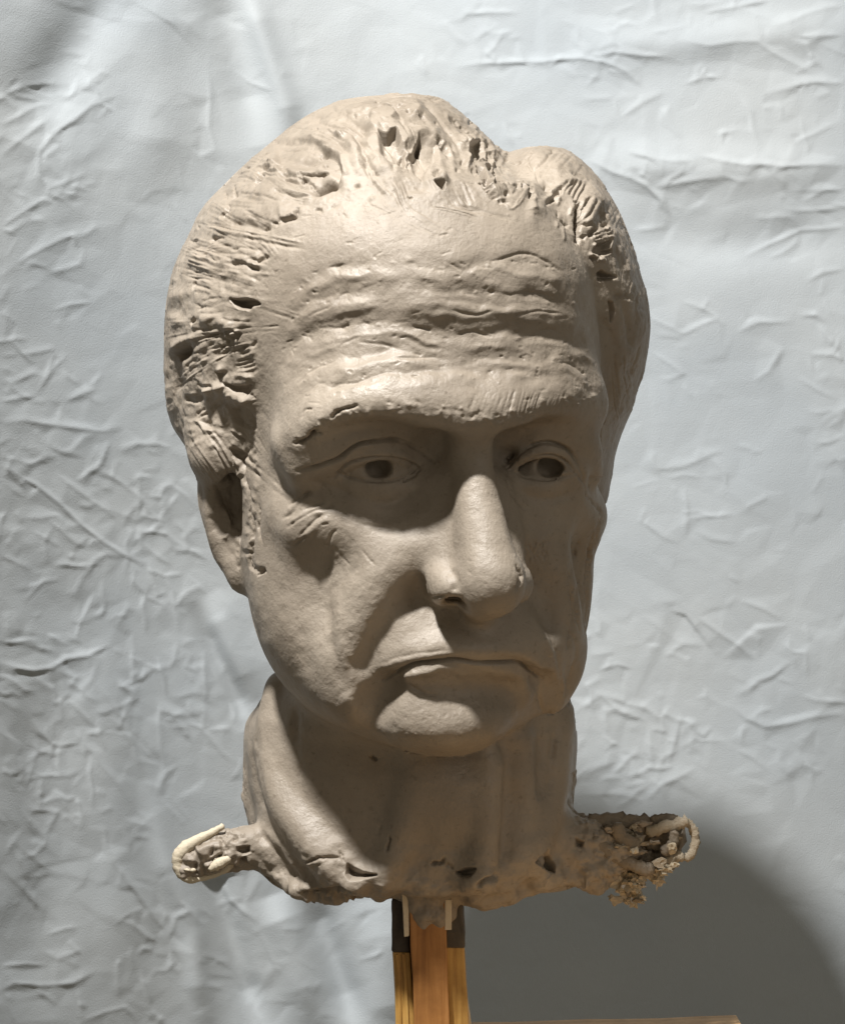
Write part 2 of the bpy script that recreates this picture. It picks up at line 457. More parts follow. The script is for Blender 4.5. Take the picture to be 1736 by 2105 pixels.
class Marks:
    def __init__(s, V, Nn):
        s.V, s.N = V, Nn; s.kl = s.kh = 1.0
        s.u, s.v = project(V)
        D = -V[:, 1]
        view = CAMP - V; view /= np.linalg.norm(view, axis=1)[:, None]
        s.face = (Nn * view).sum(1)
        cell = 5.0
        iu, iv = (s.u / cell).astype(int), (s.v / cell).astype(int)
        W = 360
        key = np.clip(iv, 0, 430) * W + np.clip(iu, 0, W - 1)
        zb = np.full(431 * W, -1e9); np.maximum.at(zb, key, D)
        z2 = zb.reshape(431, W)
        s.vis = (s.face > 0.02) & (D > zb[key] - 9)
        # buckets
        C = 24.0; s.C = C; s.W = 80
        k2 = np.clip((s.v / C).astype(int), 0, 99) * s.W + np.clip((s.u / C).astype(int), 0, s.W - 1)
        vid = np.nonzero(s.vis)[0]
        o = np.argsort(k2[vid], kind='stable'); s.order = vid[o]; ks = k2[vid][o]
        s.start = np.searchsorted(ks, np.arange(100 * s.W + 1))
        s.d = np.zeros(len(V))          # displacement along the normal, mm
        s.mod = np.clip(vnoise(V * .09 + 51) * .9 + vnoise(V * .3 + 71) * .4, -.85, .35)
        s.jag_u = vnoise(V * 1.1 + 41) * 2.2 + vnoise(V * .5 + 3) * 2.5; s.jag_v = vnoise(V * 1.1 + 77) * 2.2 + vnoise(V * .5 + 63) * 2.5
        s.wob_u = vnoise(V * 0.16 + 3.1) * 3.4 + vnoise(V * 0.6 + 9) * .7
        s.wob_v = vnoise(V * 0.16 + 17.7) * 3.4 + vnoise(V * 0.6 + 29) * .7
    def near(s, lo, hi):
        c0 = np.clip((np.array(lo) / s.C).astype(int), 0, [s.W - 1, 99]); c1 = np.clip((np.array(hi) / s.C).astype(int), 0, [s.W - 1, 99])
        return np.concatenate([s.order[s.start[r * s.W + c0[0]]:s.start[r * s.W + c1[0] + 1]] for r in range(c0[1], c1[1] + 1)] or [np.zeros(0, int)])
    def dist(s, pts, m, wob=0.0, jag=0.0):
        """indices near a polyline, distance (mm), signed side, parameter 0..1"""
        lo, hi = pts.min(0) - m - 6, pts.max(0) + m + 6
        i = s.near(lo, hi)
        x, y = s.u[i] + wob * s.wob_u[i] + jag * s.jag_u[i], s.v[i] + wob * s.wob_v[i] + jag * s.jag_v[i]
        best = np.full(len(i), 1e9); side = np.zeros(len(i)); par = np.zeros(len(i))
        L = np.concatenate([[0], np.cumsum(np.hypot(*np.diff(pts, axis=0).T))])
        for j in range(len(pts) - 1):
            a, d = pts[j], pts[j + 1] - pts[j]; l2 = max(d @ d, 1e-6)
            t = np.clip(((x - a[0]) * d[0] + (y - a[1]) * d[1]) / l2, 0, 1)
            ex, ey = x - a[0] - t * d[0], y - a[1] - t * d[1]
            q = ex * ex + ey * ey
            b = q < best
            best[b] = q[b]; side[b] = np.sign(d[0] * ey - d[1] * ex)[b]; par[b] = (L[j] + t * (L[j + 1] - L[j]))[b] / L[-1]
        return i, np.sqrt(best) / 5.7, side, par
    def line(s, fr, pts, w, d, wob=0.5, taper=0.6, sm=True, jag=True):
        """groove (d<0) or ridge (d>0) of half-width w mm"""
        p = fp(fr, pts)
        if w <= 1.3: w = w * .62; d = d * s.kl
        if sm and len(p) > 2: p = spline(p, 4)
        i, r, _, t = s.dist(p, 3 * w * 5.7, wob, .8 if (jag and w < .85 and abs(d) > .9) else 0)
        tp = np.minimum(1, np.minimum(t, 1 - t) * 5 + (1 - taper)) * (1 + s.mod[i])
        s.d[i] += d * tp * np.exp(-(r / w) ** 2)
    def step(s, fr, pts, w, d, under=0.5, wob=0.5):
        """edge of a flap: the right-hand side of travel (picture, y down) stands proud and fades back"""
        p = fp(fr, pts)
        if len(p) > 2: p = spline(p, 4)
        i, r, sd, t = s.dist(p, 4 * w * 5.7, wob)
        tp = np.minimum(1, np.minimum(t, 1 - t) * 6 + 0.1)
        up = d * np.exp(-(r / w) ** 1.5)
        dn = -d * under * np.exp(-(r / (0.35 * w)) ** 2)
        q = np.tanh(sd * r / .6)
        s.d[i] += tp * (up * (1 + q) + dn * (1 - q)) * .5
    def poly(s, fr, pts, d, soft=0.5, wob=0.7):
        """area pushed in (d<0) or raised, with an edge soft mm wide"""
        p = fp(fr, pts); q = np.vstack([p, p[:1]]); d = d * s.kh
        i, r, _, _ = s.dist(q, soft * 2 * 5.7 + 4, wob)
        x, y = s.u[i] + wob * s.wob_u[i], s.v[i] + wob * s.wob_v[i]
        ins = np.zeros(len(i), bool)
        for a, b in zip(q[:-1], q[1:]):
            c = (a[1] > y) != (b[1] > y)
            ins ^= c & (x < (b[0] - a[0]) * (y - a[1]) / (b[1] - a[1] + 1e-9) + a[0])
        sd = np.where(ins, r, -r)
        tt = np.clip(sd / soft * 0.5 + 0.5, 0, 1); tt = tt * tt * (3 - 2 * tt)
        s.d[i] += d * tt
    def lump(s, fr, pt, r, d, el=1.0, ang=0.0):
        p = fp(fr, [pt])[0]; r = r * .85
        i = s.near(p - 3 * r * 5.7 * max(1, el), p + 3 * r * 5.7 * max(1, el))
        x, y = (s.u[i] - p[0]) / 5.7, (s.v[i] - p[1]) / 5.7
        c, n = math.cos(ang), math.sin(ang)
        a, b = (x * c + y * n) / (r * el), (-x * n + y * c) / r
        s.d[i] += d * np.exp(-(a * a + b * b))

def inside_px(u, v, pts, soft=10.0):
    """soft 0..1 inside-ness of picture polygon"""
    p = np.array(pts, float); q = np.vstack([p, p[:1]])
    best = np.full(len(u), 1e9); ins = np.zeros(len(u), bool)
    for a, b in zip(q[:-1], q[1:]):
        d = b - a; t = np.clip(((u - a[0]) * d[0] + (v - a[1]) * d[1]) / (d @ d), 0, 1)
        best = np.minimum(best, (u - a[0] - t * d[0]) ** 2 + (v - a[1] - t * d[1]) ** 2)
        c = (a[1] > v) != (b[1] > v)
        ins ^= c & (u < d[0] * (v - a[1]) / (d[1] + 1e-9) + a[0])
    sd = np.where(ins, 1, -1) * np.sqrt(best)
    t = np.clip(sd / soft * 0.5 + 0.5, 0, 1)
    return t * t * (3 - 2 * t)

HAIR_FRONT = [(300, 150), (1400, 150), (1400, 1060), (1262, 1060), (1256, 900), (1245, 760), (1240, 660), (1225, 575), (1175, 495), (1120, 440), (1060, 410),
              (1010, 418), (960, 425), (890, 432), (830, 430), (780, 425), (730, 418), (690, 420), (650, 428), (610, 440), (585, 470),
              (562, 520), (540, 575), (527, 620), (523, 700), (524, 780), (530, 830), (525, 880), (512, 930), (500, 960), (480, 955), (440, 935), (395, 945), (300, 960)]

# (kind, frame, points, width, depth)   g groove  r ridge  s step  p area  l lump
def hair_marks(M):
    g = lambda f, p, w, d, **k: M.line(f, p, w, -d, **k)
    r = lambda f, p, w, d, **k: M.line(f, p, w, d, **k)
    def h(f, p, d, soft=0.6, **k): M.poly(f, p, -d, soft, **k)
    # top of the head
    M.kl, M.kh = .75, .85
    g('A', [(150, 350), (350, 365), (560, 385), (720, 420), (830, 520), (950, 660)], 2.2, 2.8)
    g('A', [(260, 430), (430, 440), (560, 490), (700, 580), (800, 670), (860, 770), (880, 880)], 1.35, 1.5)
    g('A', [(900, 900), (980, 1000), (1080, 1120)], .7, 1.8)
    M.step('A', [(250, 660), (420, 790), (540, 880), (600, 1050), (560, 1200)][::-1], 5, 1.9, .4, wob=.4); M.step('A', [(260, 430), (430, 440), (560, 490), (700, 580), (800, 670), (860, 770), (890, 890), (980, 1000), (1080, 1120)][::-1], 4, 1.5, .4, wob=.3)
    r('A', [(300, 400), (560, 440), (760, 560), (870, 700)], 1.6, .9)
    r('A', [(330, 480), (560, 560), (740, 700), (800, 900), (900, 1150)], 2.6, 2.0)
    for p in ([(230, 550), (400, 560), (500, 620), (570, 690)], [(300, 640), (450, 680), (560, 740), (620, 790)], [(430, 720), (560, 780), (650, 840), (700, 890)],
              [(900, 1000), (960, 1120), (1020, 1260)], [(200, 500), (380, 510), (520, 580)], [(1000, 1080), (1030, 1200), (1040, 1320)]):
        g('A', p, .9, .9)
    r('A', [(640, 230), (880, 330), (1000, 450), (1010, 700), (1050, 900), (1150, 1050), (1230, 1150), (1320, 1330)], 3.2, 3.2)
    r('A', [(1000, 280), (1150, 380), (1300, 520), (1400, 700), (1450, 800)], 4.2, 3.4)
    r('A', [(1500, 300), (1620, 450), (1640, 620)], 3.5, 1.4)
    h('A', [(-300, 640), (0, 600), (200, 650), (420, 800), (540, 880), (600, 1050), (560, 1200), (420, 1250), (250, 1320), (0, 1250), (-200, 1150)], 2.4, 1.0)
    h('A', [(1090, 595), (1180, 620), (1300, 585), (1345, 720), (1330, 755), (1250, 700), (1150, 690)], 9, .5)
    h('A', [(1085, 620), (1330, 740), (1350, 830), (1380, 920), (1400, 990), (1250, 950), (1120, 900)], 3.2, 1)
    h('A', [(1380, 1050), (1560, 980), (1690, 1120), (1640, 1280), (1420, 1350), (1300, 1200)], 1.6, 2)
    g('A', [(1375, 850), (1400, 970)], 1.2, 3.5); g('A', [(1430, 900), (1515, 875)], .9, 2.5); g('A', [(1455, 930), (1462, 990)], .9, 2.5)
    h('A', [(1525, 785), (1600, 640), (1605, 810)], 5, .5)
    r('A', [(1320, 620), (1380, 720), (1420, 830), (1480, 850), (1530, 770), (1590, 640)], .9, 1.2)
    g('A', [(240, 1320), (330, 1260), (450, 1220), (530, 1250)], 1.4, 5); g('A', [(50, 1070), (220, 1065), (380, 1065)], .9, 2.6)
    g('A', [(50, 1140), (95, 1150)], 1.1, 2.6); g('A', [(260, 790), (400, 795), (430, 775)], .9, 2.4)
    g('A', [(1040, 165), (1110, 185)], 1.2, 2.6); g('A', [(1150, 170), (1250, 190), (1390, 210)], .6, 1.6); g('A', [(1220, 230), (1340, 250)], .6, 1.3)
    g('A', [(1430, 290), (1500, 330), (1580, 360), (1650, 400)], .8, 2); g('A', [(1570, 360), (1620, 385)], 1.2, 2)
    for p in ((245, 475), (1265, 1025), (905, 1005), (800, 1245), (360, 945), (950, 405)): M.lump('A', p, .8, -1.8)
    g('A', [(450, 1510), (540, 1480)], 1.2, 2); g('A', [(250, 1530), (310, 1560)], .8, 2); g('A', [(600, 1610), (660, 1650)], .7, 1.4); g('A', [(1470, 1395), (1510, 1400)], .6, 1.2)
    for i in range(9): M.lump('A', (980 + 40 * i % 270, 1150 + 37 * i % 260), 1.1, .7)
    # tuft to the right
    g('B', [(350, 640), (420, 730), (520, 870)], 1.3, 4.5); M.lump('B', (440, 740), 1.5, -3)
    h('B', [(110, 620), (330, 700), (360, 900), (260, 950), (150, 1100), (0, 950), (40, 800)], 3.2, .9)
    r('B', [(250, 480), (420, 690), (540, 900), (600, 1100)], 1.8, 1.5); r('B', [(330, 200), (560, 480), (680, 760), (720, 960)], 2.4, 1.8)
    g('B', [(310, 1110), (400, 1060)], 1.2, 3.5); h('B', [(305, 1165), (425, 1215), (410, 1290), (350, 1230)], 6, .5); M.lump('B', (420, 1130), 2.4, 2)
    g('B', [(520, 380), (620, 470), (720, 540), (790, 620)], 1.1, 3); r('B', [(690, 590), (760, 690)], .8, 1.5)
    h('B', [(735, 720), (800, 680), (900, 660), (960, 830), (970, 890), (850, 900), (760, 830)], 4.5, .6)
    for p in ([(820, 530), (900, 640), (970, 780), (990, 860)], [(640, 620), (720, 740), (750, 860), (740, 1000)], [(850, 915), (970, 910)], [(990, 790), (1080, 800), (1080, 950), (1040, 990)],
              [(1000, 600), (1090, 760), (1240, 830)], [(1100, 1120), (1060, 1190), (1000, 1220)]):
        r('B', p, .9, 1.8)
    h('B', [(855, 980), (940, 1020), (970, 1100), (1035, 1200), (990, 1215), (920, 1100)], 8, .5)
    h('B', [(1075, 1035), (1130, 1035), (1170, 1130), (1225, 1165), (1170, 1195), (1080, 1110)], 8, .5)
    h('B', [(1090, 850), (1130, 870), (1250, 1010), (1250, 1060), (1180, 1080), (1090, 1020)], 2.4, .8)
    h('B', [(980, 970), (1060, 960), (1060, 1065), (1030, 1055)], 4, .5); h('B', [(800, 1005), (870, 1030), (860, 1110), (820, 1050)], 3, .5)
    g('B', [(910, 1150), (960, 1210), (1000, 1280)], 1.2, 3); g('B', [(1010, 1280), (1060, 1370), (1100, 1390)], 1.3, 3.5)
    for i, p in enumerate(((740, 370), (800, 400), (870, 450), (930, 500), (960, 530), (1010, 580), (1050, 640), (1100, 690), (1150, 740), (1190, 790), (1225, 820), (1250, 900))):
        M.lump('B', p, 1.0, 1.7 if i % 2 == 0 else -1.8)
    g('B', [(1380, 1180), (1410, 1250)], 1.2, 2.6); g('B', [(1460, 1160), (1480, 1250)], .9, 2.6); g('B', [(1560, 1300), (1550, 1420)], 1, 2); g('B', [(1580, 1330), (1610, 1370)], 1, 2)
    g('B', [(1340, 940), (1410, 945)], .8, 1.6); g('B', [(1140, 1420), (1180, 1470)], 1, 2); g('B', [(1200, 1430), (1270, 1480)], 1, 2); M.lump('B', (1250, 1340), .9, -2)
    g('B', [(200, 75), (280, 100), (370, 105)], 1.0, 3)
    for p in ([(180, 150), (450, 500), (600, 700), (680, 900)], [(450, 300), (600, 500), (720, 680)], [(120, 380), (200, 450)], [(560, 250), (800, 520), (930, 700)], [(650, 300), (900, 560)]): g('B', p, .9, 1.1)
    M.lump('B', (680, 930), .9, -2); M.lump('B', (610, 1030), .8, -1.4)
    for k in range(16): M.lump('B', (780 + (k * 173) % 460, 420 + (k * 97) % 520 + ((k * 173) % 460) * .7), .9, 1.2 if k % 3 else -1.6)
    # upper side hair
    M.kl = .6
    g('C', [(440, 460), (470, 495), (515, 515)], 1.2, 3.5); g('C', [(640, 530), (620, 610), (575, 690)], 1.2, 4); g('C', [(650, 510), (750, 465), (830, 460), (900, 490), (940, 520)], 1.3, 2.8)
    g('C', [(600, 420), (680, 350), (745, 310)], .8, 2); g('C', [(500, 450), (700, 425), (1000, 400), (1350, 350)], 1.4, 1.4); g('C', [(1080, 550), (1240, 545), (1385, 540)], .9, 2.5)
    M.step('C', [(1600, 620), (1560, 500), (1520, 380)], 4, 1.4, 0.2)
    g('C', [(840, 1085), (940, 1065), (1020, 1030), (1045, 950)], .9, 3); M.step('C', [(1045, 950), (1020, 1030), (940, 1065), (840, 1085)], 4, 1.2)
    g('C', [(740, 1090), (830, 1130)], 1.1, 2.4); g('C', [(280, 1130), (450, 1130), (640, 1180), (740, 1170)], 1.6, 1.8); g('C', [(640, 1195), (720, 1175)], .8, 2)
    for p in ([(440, 960), (600, 1040), (740, 1100)], [(480, 1010), (640, 1090), (760, 1150)], [(560, 1080), (650, 1130), (740, 1170)], [(400, 760), (600, 800), (850, 860)],
              [(700, 560), (900, 600), (1060, 640)], [(720, 640), (950, 700), (1200, 760)], [(800, 740), (1000, 790), (1240, 800)], [(760, 200), (900, 190), (1100, 180)],
              [(860, 260), (1000, 250), (1130, 240)], [(1240, 200), (1400, 250), (1500, 330)], [(1300, 120), (1450, 170), (1600, 300)]): g('C', p, .8, .9)
    g('C', [(200, 1060), (270, 970), (270, 930)], .9, 2); g('C', [(230, 770), (240, 830), (320, 800), (340, 700)], .8, 1.6); g('C', [(80, 1320), (120, 1290), (220, 1285)], .8, 1.4)
    g('C', [(0, 1500), (60, 1400), (100, 1320)], .7, 1.2); g('C', [(300, 1405), (370, 1405)], .8, 1.2)
    g('C', [(1070, 600), (1130, 615), (1240, 690)], 1.0, 1.8)
    # side hair, middle
    M.kl, M.kh = .42, .5
    h('D', [(460, 420), (520, 402), (585, 425), (540, 448)], 4, .5)
    g('D', [(810, 710), (880, 725), (925, 700)], 1.1, 3); g('D', [(1060, 745), (1150, 765), (1260, 755), (1380, 830), (1500, 855)], 1.3, 3.6); M.step('D', [(1500, 840), (1380, 815), (1260, 740), (1060, 730)], 4, 1.3, .3)
    g('D', [(1330, 720), (1420, 700), (1450, 770)], 1.1, 2.4); g('D', [(1450, 750), (1560, 700), (1640, 680)], 1.2, 2.4)
    h('D', [(1090, 1310), (1150, 1330), (1330, 1320), (1440, 1340), (1515, 1390), (1400, 1410), (1370, 1465), (1220, 1440), (1140, 1370)], 10, .6)
    M.line('D', [(1080, 1280), (1200, 1250), (1400, 1270), (1520, 1340)], 2.0, 1.6)
    g('D', [(520, 1070), (490, 1150), (470, 1180)], 1.2, 3.2); g('D', [(860, 380), (820, 440)], .9, 2); g('D', [(690, 660), (740, 625)], .9, 1.6)
    g('D', [(800, 1000), (880, 1030), (1050, 1040), (1200, 1050)], 1.5, 1.5); g('D', [(810, 1070), (900, 1130), (1080, 1190)], 1.4, 2); g('D', [(820, 980), (900, 890), (1000, 860)], 1.4, 1.0)
    r('D', [(1000, 880), (1200, 960), (1420, 1050)], 1.6, 1.0); r('D', [(650, 1050), (850, 1150), (1000, 1230)], 1.2, 1.0)
    h('D', [(485, 1680), (500, 1640), (550, 1585), (565, 1630), (520, 1705)], 5, .5)
    for p in ([(600, 1460), (700, 1440), (800, 1450)], [(640, 1530), (800, 1540), (1000, 1500)], [(960, 1600), (1100, 1640), (1430, 1665)], [(1100, 560), (1190, 545)], [(880, 1400), (1000, 1350), (1090, 1360)],
              [(700, 1350), (860, 1300), (950, 1310)], [(420, 1360), (560, 1390), (640, 1430)], [(1180, 880), (1350, 960), (1500, 1040)], [(480, 900), (640, 900), (780, 930)], [(500, 1000), (680, 1010), (780, 1050)],
              [(540, 1110), (700, 1150), (860, 1230)], [(520, 1200), (640, 1220), (780, 1270)], [(900, 480), (1200, 520), (1500, 560)], [(870, 600), (1150, 620), (1380, 640)], [(1000, 320), (1300, 380), (1600, 400)]): g('D', p, .8, 1.3)
    g('D', [(620, 510), (520, 570), (420, 640), (370, 710)], 1.1, 2); g('D', [(300, 800), (210, 900), (150, 980)], 1.3, 2.6); g('D', [(140, 1070), (150, 1150)], 1.5, 2.5); g('D', [(430, 330), (400, 390)], 1, 2); g('D', [(540, 140), (610, 235)], .9, 1.8)
    # side hair, lower
    M.kl, M.kh = .38, .22
    h('E', [(1000, 310), (1080, 270), (1200, 290), (1245, 330), (1200, 420), (1090, 410)], 4.5, .6); M.lump('E', (1120, 340), .8, 2.5); M.lump('E', (1190, 300), .7, 2)
    r('E', [(620, 80), (820, 130), (1000, 190), (1130, 230)], 2.4, 2.2); r('E', [(480, 300), (700, 330), (980, 330)], 1.2, 1.0); g('E', [(480, 290), (760, 275), (960, 240)], 1.0, 1.8); g('E', [(640, 350), (800, 355), (990, 345)], .9, 1.8); g('E', [(700, 390), (900, 400), (1060, 430)], .8, 1.4)
    g('E', [(440, 520), (380, 590), (300, 660), (220, 700)], 1.7, 5); M.lump('E', (290, 550), 3, 2.2); r('E', [(330, 460), (620, 380)], 1.6, 1.4)
    for p in ([(560, 640), (700, 560), (830, 480)], [(620, 670), (740, 600), (880, 530)], [(420, 920), (500, 870), (560, 830)], [(700, 700), (800, 650), (950, 560)], [(380, 850), (470, 770), (560, 720)],
              [(1180, 760), (1300, 730), (1400, 690)], [(1160, 830), (1280, 800), (1430, 740)], [(1180, 880), (1340, 850), (1450, 800)], [(1230, 650), (1300, 630), (1380, 600)], [(960, 620), (1060, 560)],
              [(1260, 560), (1340, 520)], [(560, 1570), (640, 1520), (700, 1480)], [(620, 1620), (740, 1540)], [(820, 1440), (940, 1340)], [(880, 1460), (1000, 1380)]): g('E', p, .9, 1.7)
    for p in ([(520, 970), (640, 930), (760, 850)], [(590, 610), (720, 530)], [(640, 700), (800, 620)], [(480, 990), (620, 1030), (760, 1090)], [(1170, 900), (1300, 890), (1440, 840)], [(1150, 950), (1280, 960), (1410, 990)]): r('E', p, 1.0, 1.5)
    g('E', [(900, 510), (970, 555)], 1.0, 2.5); g('E', [(1020, 470), (1050, 440)], .9, 2); g('E', [(1410, 540), (1465, 450)], 1, 2.2)
    h('E', [(865, 925), (940, 930), (985, 945), (925, 1020)], 5, .5); M.lump('E', (940, 880), 1.6, 2)
    h('E', [(985, 1065), (1180, 1115), (1395, 1110), (1385, 1210), (1350, 1275), (1200, 1210), (1080, 1130)], 9, .6); r('E', [(980, 1030), (1200, 1070), (1390, 1050)], 1.6, 1.5)
    h('E', [(1120, 1490), (1250, 1450), (1350, 1470), (1430, 1650), (1455, 1800), (1290, 1760), (1150, 1620)], 6, .7); h('E', [(1120, 1620), (1180, 1620), (1290, 1760), (1250, 1760)], 3, .5)
    h('E', [(240, 1040), (390, 1030), (400, 1150), (240, 1190)], 4, .8); h('E', [(400, 1280), (650, 1280), (660, 1340), (560, 1400), (400, 1370)], 6, .6); h('E', [(600, 1100), (800, 1100), (820, 1140), (640, 1150)], 4, .6)
    r('E', [(990, 1180), (1080, 1230), (1200, 1270), (1330, 1340), (1375, 1410)], 2.2, 3.2); M.lump('E', (925, 1150), 2.0, 3.4); M.lump('E', (745, 1195), 1.7, 3.0)
    h('E', [(1385, 1250), (1430, 1240), (1475, 1320), (1430, 1335)], 3.5, .5)
    r('E', [(1105, 1805), (1180, 1835), (1255, 1890)], .9, 2.0); h('E', [(1120, 1860), (1275, 1935), (1280, 1980), (1180, 1920)], 5, .5)
    h('E', [(650, 1680), (780, 1650), (830, 1740), (700, 1770)], 4, .6); r('E', [(540, 1650), (640, 1700), (720, 1800), (860, 1810)], 1.0, 1.8); g('E', [(720, 1840), (800, 1960), (860, 2050)], 1, 2); r('E', [(660, 1800), (760, 1960), (820, 2060)], .8, 1.6)
    g('E', [(210, 760), (235, 950), (245, 1250), (255, 1650)], 2.0, 2.0); r('E', [(130, 1100), (150, 1300), (200, 1560)], 1.6, 1.5); h('E', [(140, 1350), (180, 1340), (185, 1400), (150, 1420)], 3, .5)
    rr = random.Random(4)
    for k in range(95):
        M.lump('E', (rr.uniform(230, 1450), rr.uniform(900, 2050) if k % 3 else rr.uniform(100, 900)), rr.uniform(.6, 1.5), rr.choice([.6, .7, -.6, .8]) * rr.uniform(.4, .9), rr.uniform(1, 2.2), rr.uniform(-.9, .4))
    # wing on the other side
    M.kl, M.kh = .75, .7
    g('F', [(345, 105), (390, 112)], 1.2, 2.4); g('F', [(340, 120), (300, 170), (240, 240), (130, 320), (80, 310), (30, 220)], .8, 1.2); g('F', [(150, 350), (170, 500)], .7, .9)
    h('F', [(180, 300), (390, 290), (400, 480), (250, 570)], .7, .8)
    for p in ([(640, 480), (520, 620)], [(700, 470), (590, 640)], [(770, 470), (640, 700)], [(830, 500), (700, 720)], [(580, 480), (480, 600)]): g('F', p, .9, 1.2)
    g('F', [(610, 360), (700, 400), (800, 450)], 1.2, 1.2); h('F', [(620, 480), (840, 460), (850, 620), (720, 740), (560, 650)], 1.0, .8)
    g('F', [(720, 750), (690, 850), (690, 1000), (680, 1260)], 1.2, 5); h('F', [(690, 1000), (750, 1005), (755, 1055), (700, 1075)], 4, .5); h('F', [(640, 725), (700, 730), (690, 780), (640, 750)], 2, .5)
    for p in ([(860, 680), (770, 850), (740, 960)], [(930, 740), (850, 900), (780, 990)], [(1000, 800), (940, 950), (880, 1010)], [(820, 720), (740, 860)]): g('F', p, .9, 1.2)
    g('F', [(1040, 830), (1000, 960), (950, 1060)], 1.5, 2); r('F', [(860, 650), (920, 720), (1000, 790)], 1.5, 1); g('F', [(750, 1045), (850, 1050), (950, 1060)], 1.0, 1.5)
    g('F', [(840, 1190), (950, 1100), (1085, 1040)], 1.3, 4); g('F', [(900, 1190), (1000, 1150), (1100, 1110)], .8, 2.2); g('F', [(910, 1232), (1020, 1190), (1130, 1150)], .8, 2.2); g('F', [(900, 1275), (1000, 1255), (1110, 1235)], .8, 2.4)
    for p in ([(880, 1160), (960, 1140), (1100, 1080)], [(900, 1212), (1000, 1170), (1120, 1130)], [(910, 1250), (1020, 1225), (1120, 1200)], [(900, 1340), (910, 1290), (960, 1270)]): r('F', p, .8, 1.6)
    h('F', [(875, 1400), (920, 1320), (960, 1290), (1110, 1260), (1090, 1360), (1140, 1400), (1000, 1430)], 6, .6)
    r('F', [(900, 1430), (960, 1520), (1020, 1440)], .9, 2); h('F', [(835, 1470), (920, 1490), (880, 1515)], 3, .5); M.lump('F', (1040, 1520), .9, 1.2); M.lump('F', (860, 1440), .8, 1.5)
    h('F', [(955, 1680), (1000, 1645), (1090, 1690), (1190, 1740), (1100, 1765), (960, 1755)], 7, .6); h('F', [(690, 1190), (805, 1190), (770, 1235), (700, 1220)], 2, .5)
    g('F', [(480, 990), (570, 1070)], .8, 1.4); g('F', [(430, 900), (430, 980)], .8, 1.4); r('F', [(500, 1080), (510, 1250)], 1.0, .9); r('F', [(610, 830), (590, 930)], 1.2, .8); r('F', [(420, 1000), (420, 1080)], .9, .8)
    g('F', [(60, 490), (100, 600), (70, 700)], .9, 2); r('F', [(100, 680), (90, 880)], 1.4, 1.4); g('F', [(440, 630), (480, 560)], 1.0, 2)
    for k in range(14): M.lump('F', (260 + (k * 61) % 210, 600 + (k * 43) % 190), .8, 1.0 if k % 2 else -1.6)
    h('2', [(1388, 1328), (1415, 1340), (1422, 1390), (1400, 1455)], 4, .5); g('2', [(1440, 1310), (1480, 1290), (1530, 1300)], 1.2, 1.5); M.lump('2', (1585, 1370), 1, -1.6)
    for p in ([(1330, 1420), (1400, 1520), (1430, 1620)], [(1420, 1250), (1500, 1400), (1530, 1600)], [(1500, 760), (1560, 960), (1600, 1200)], [(1440, 700), (1520, 900), (1560, 1080)]): g('2', p, 1.4, .8)

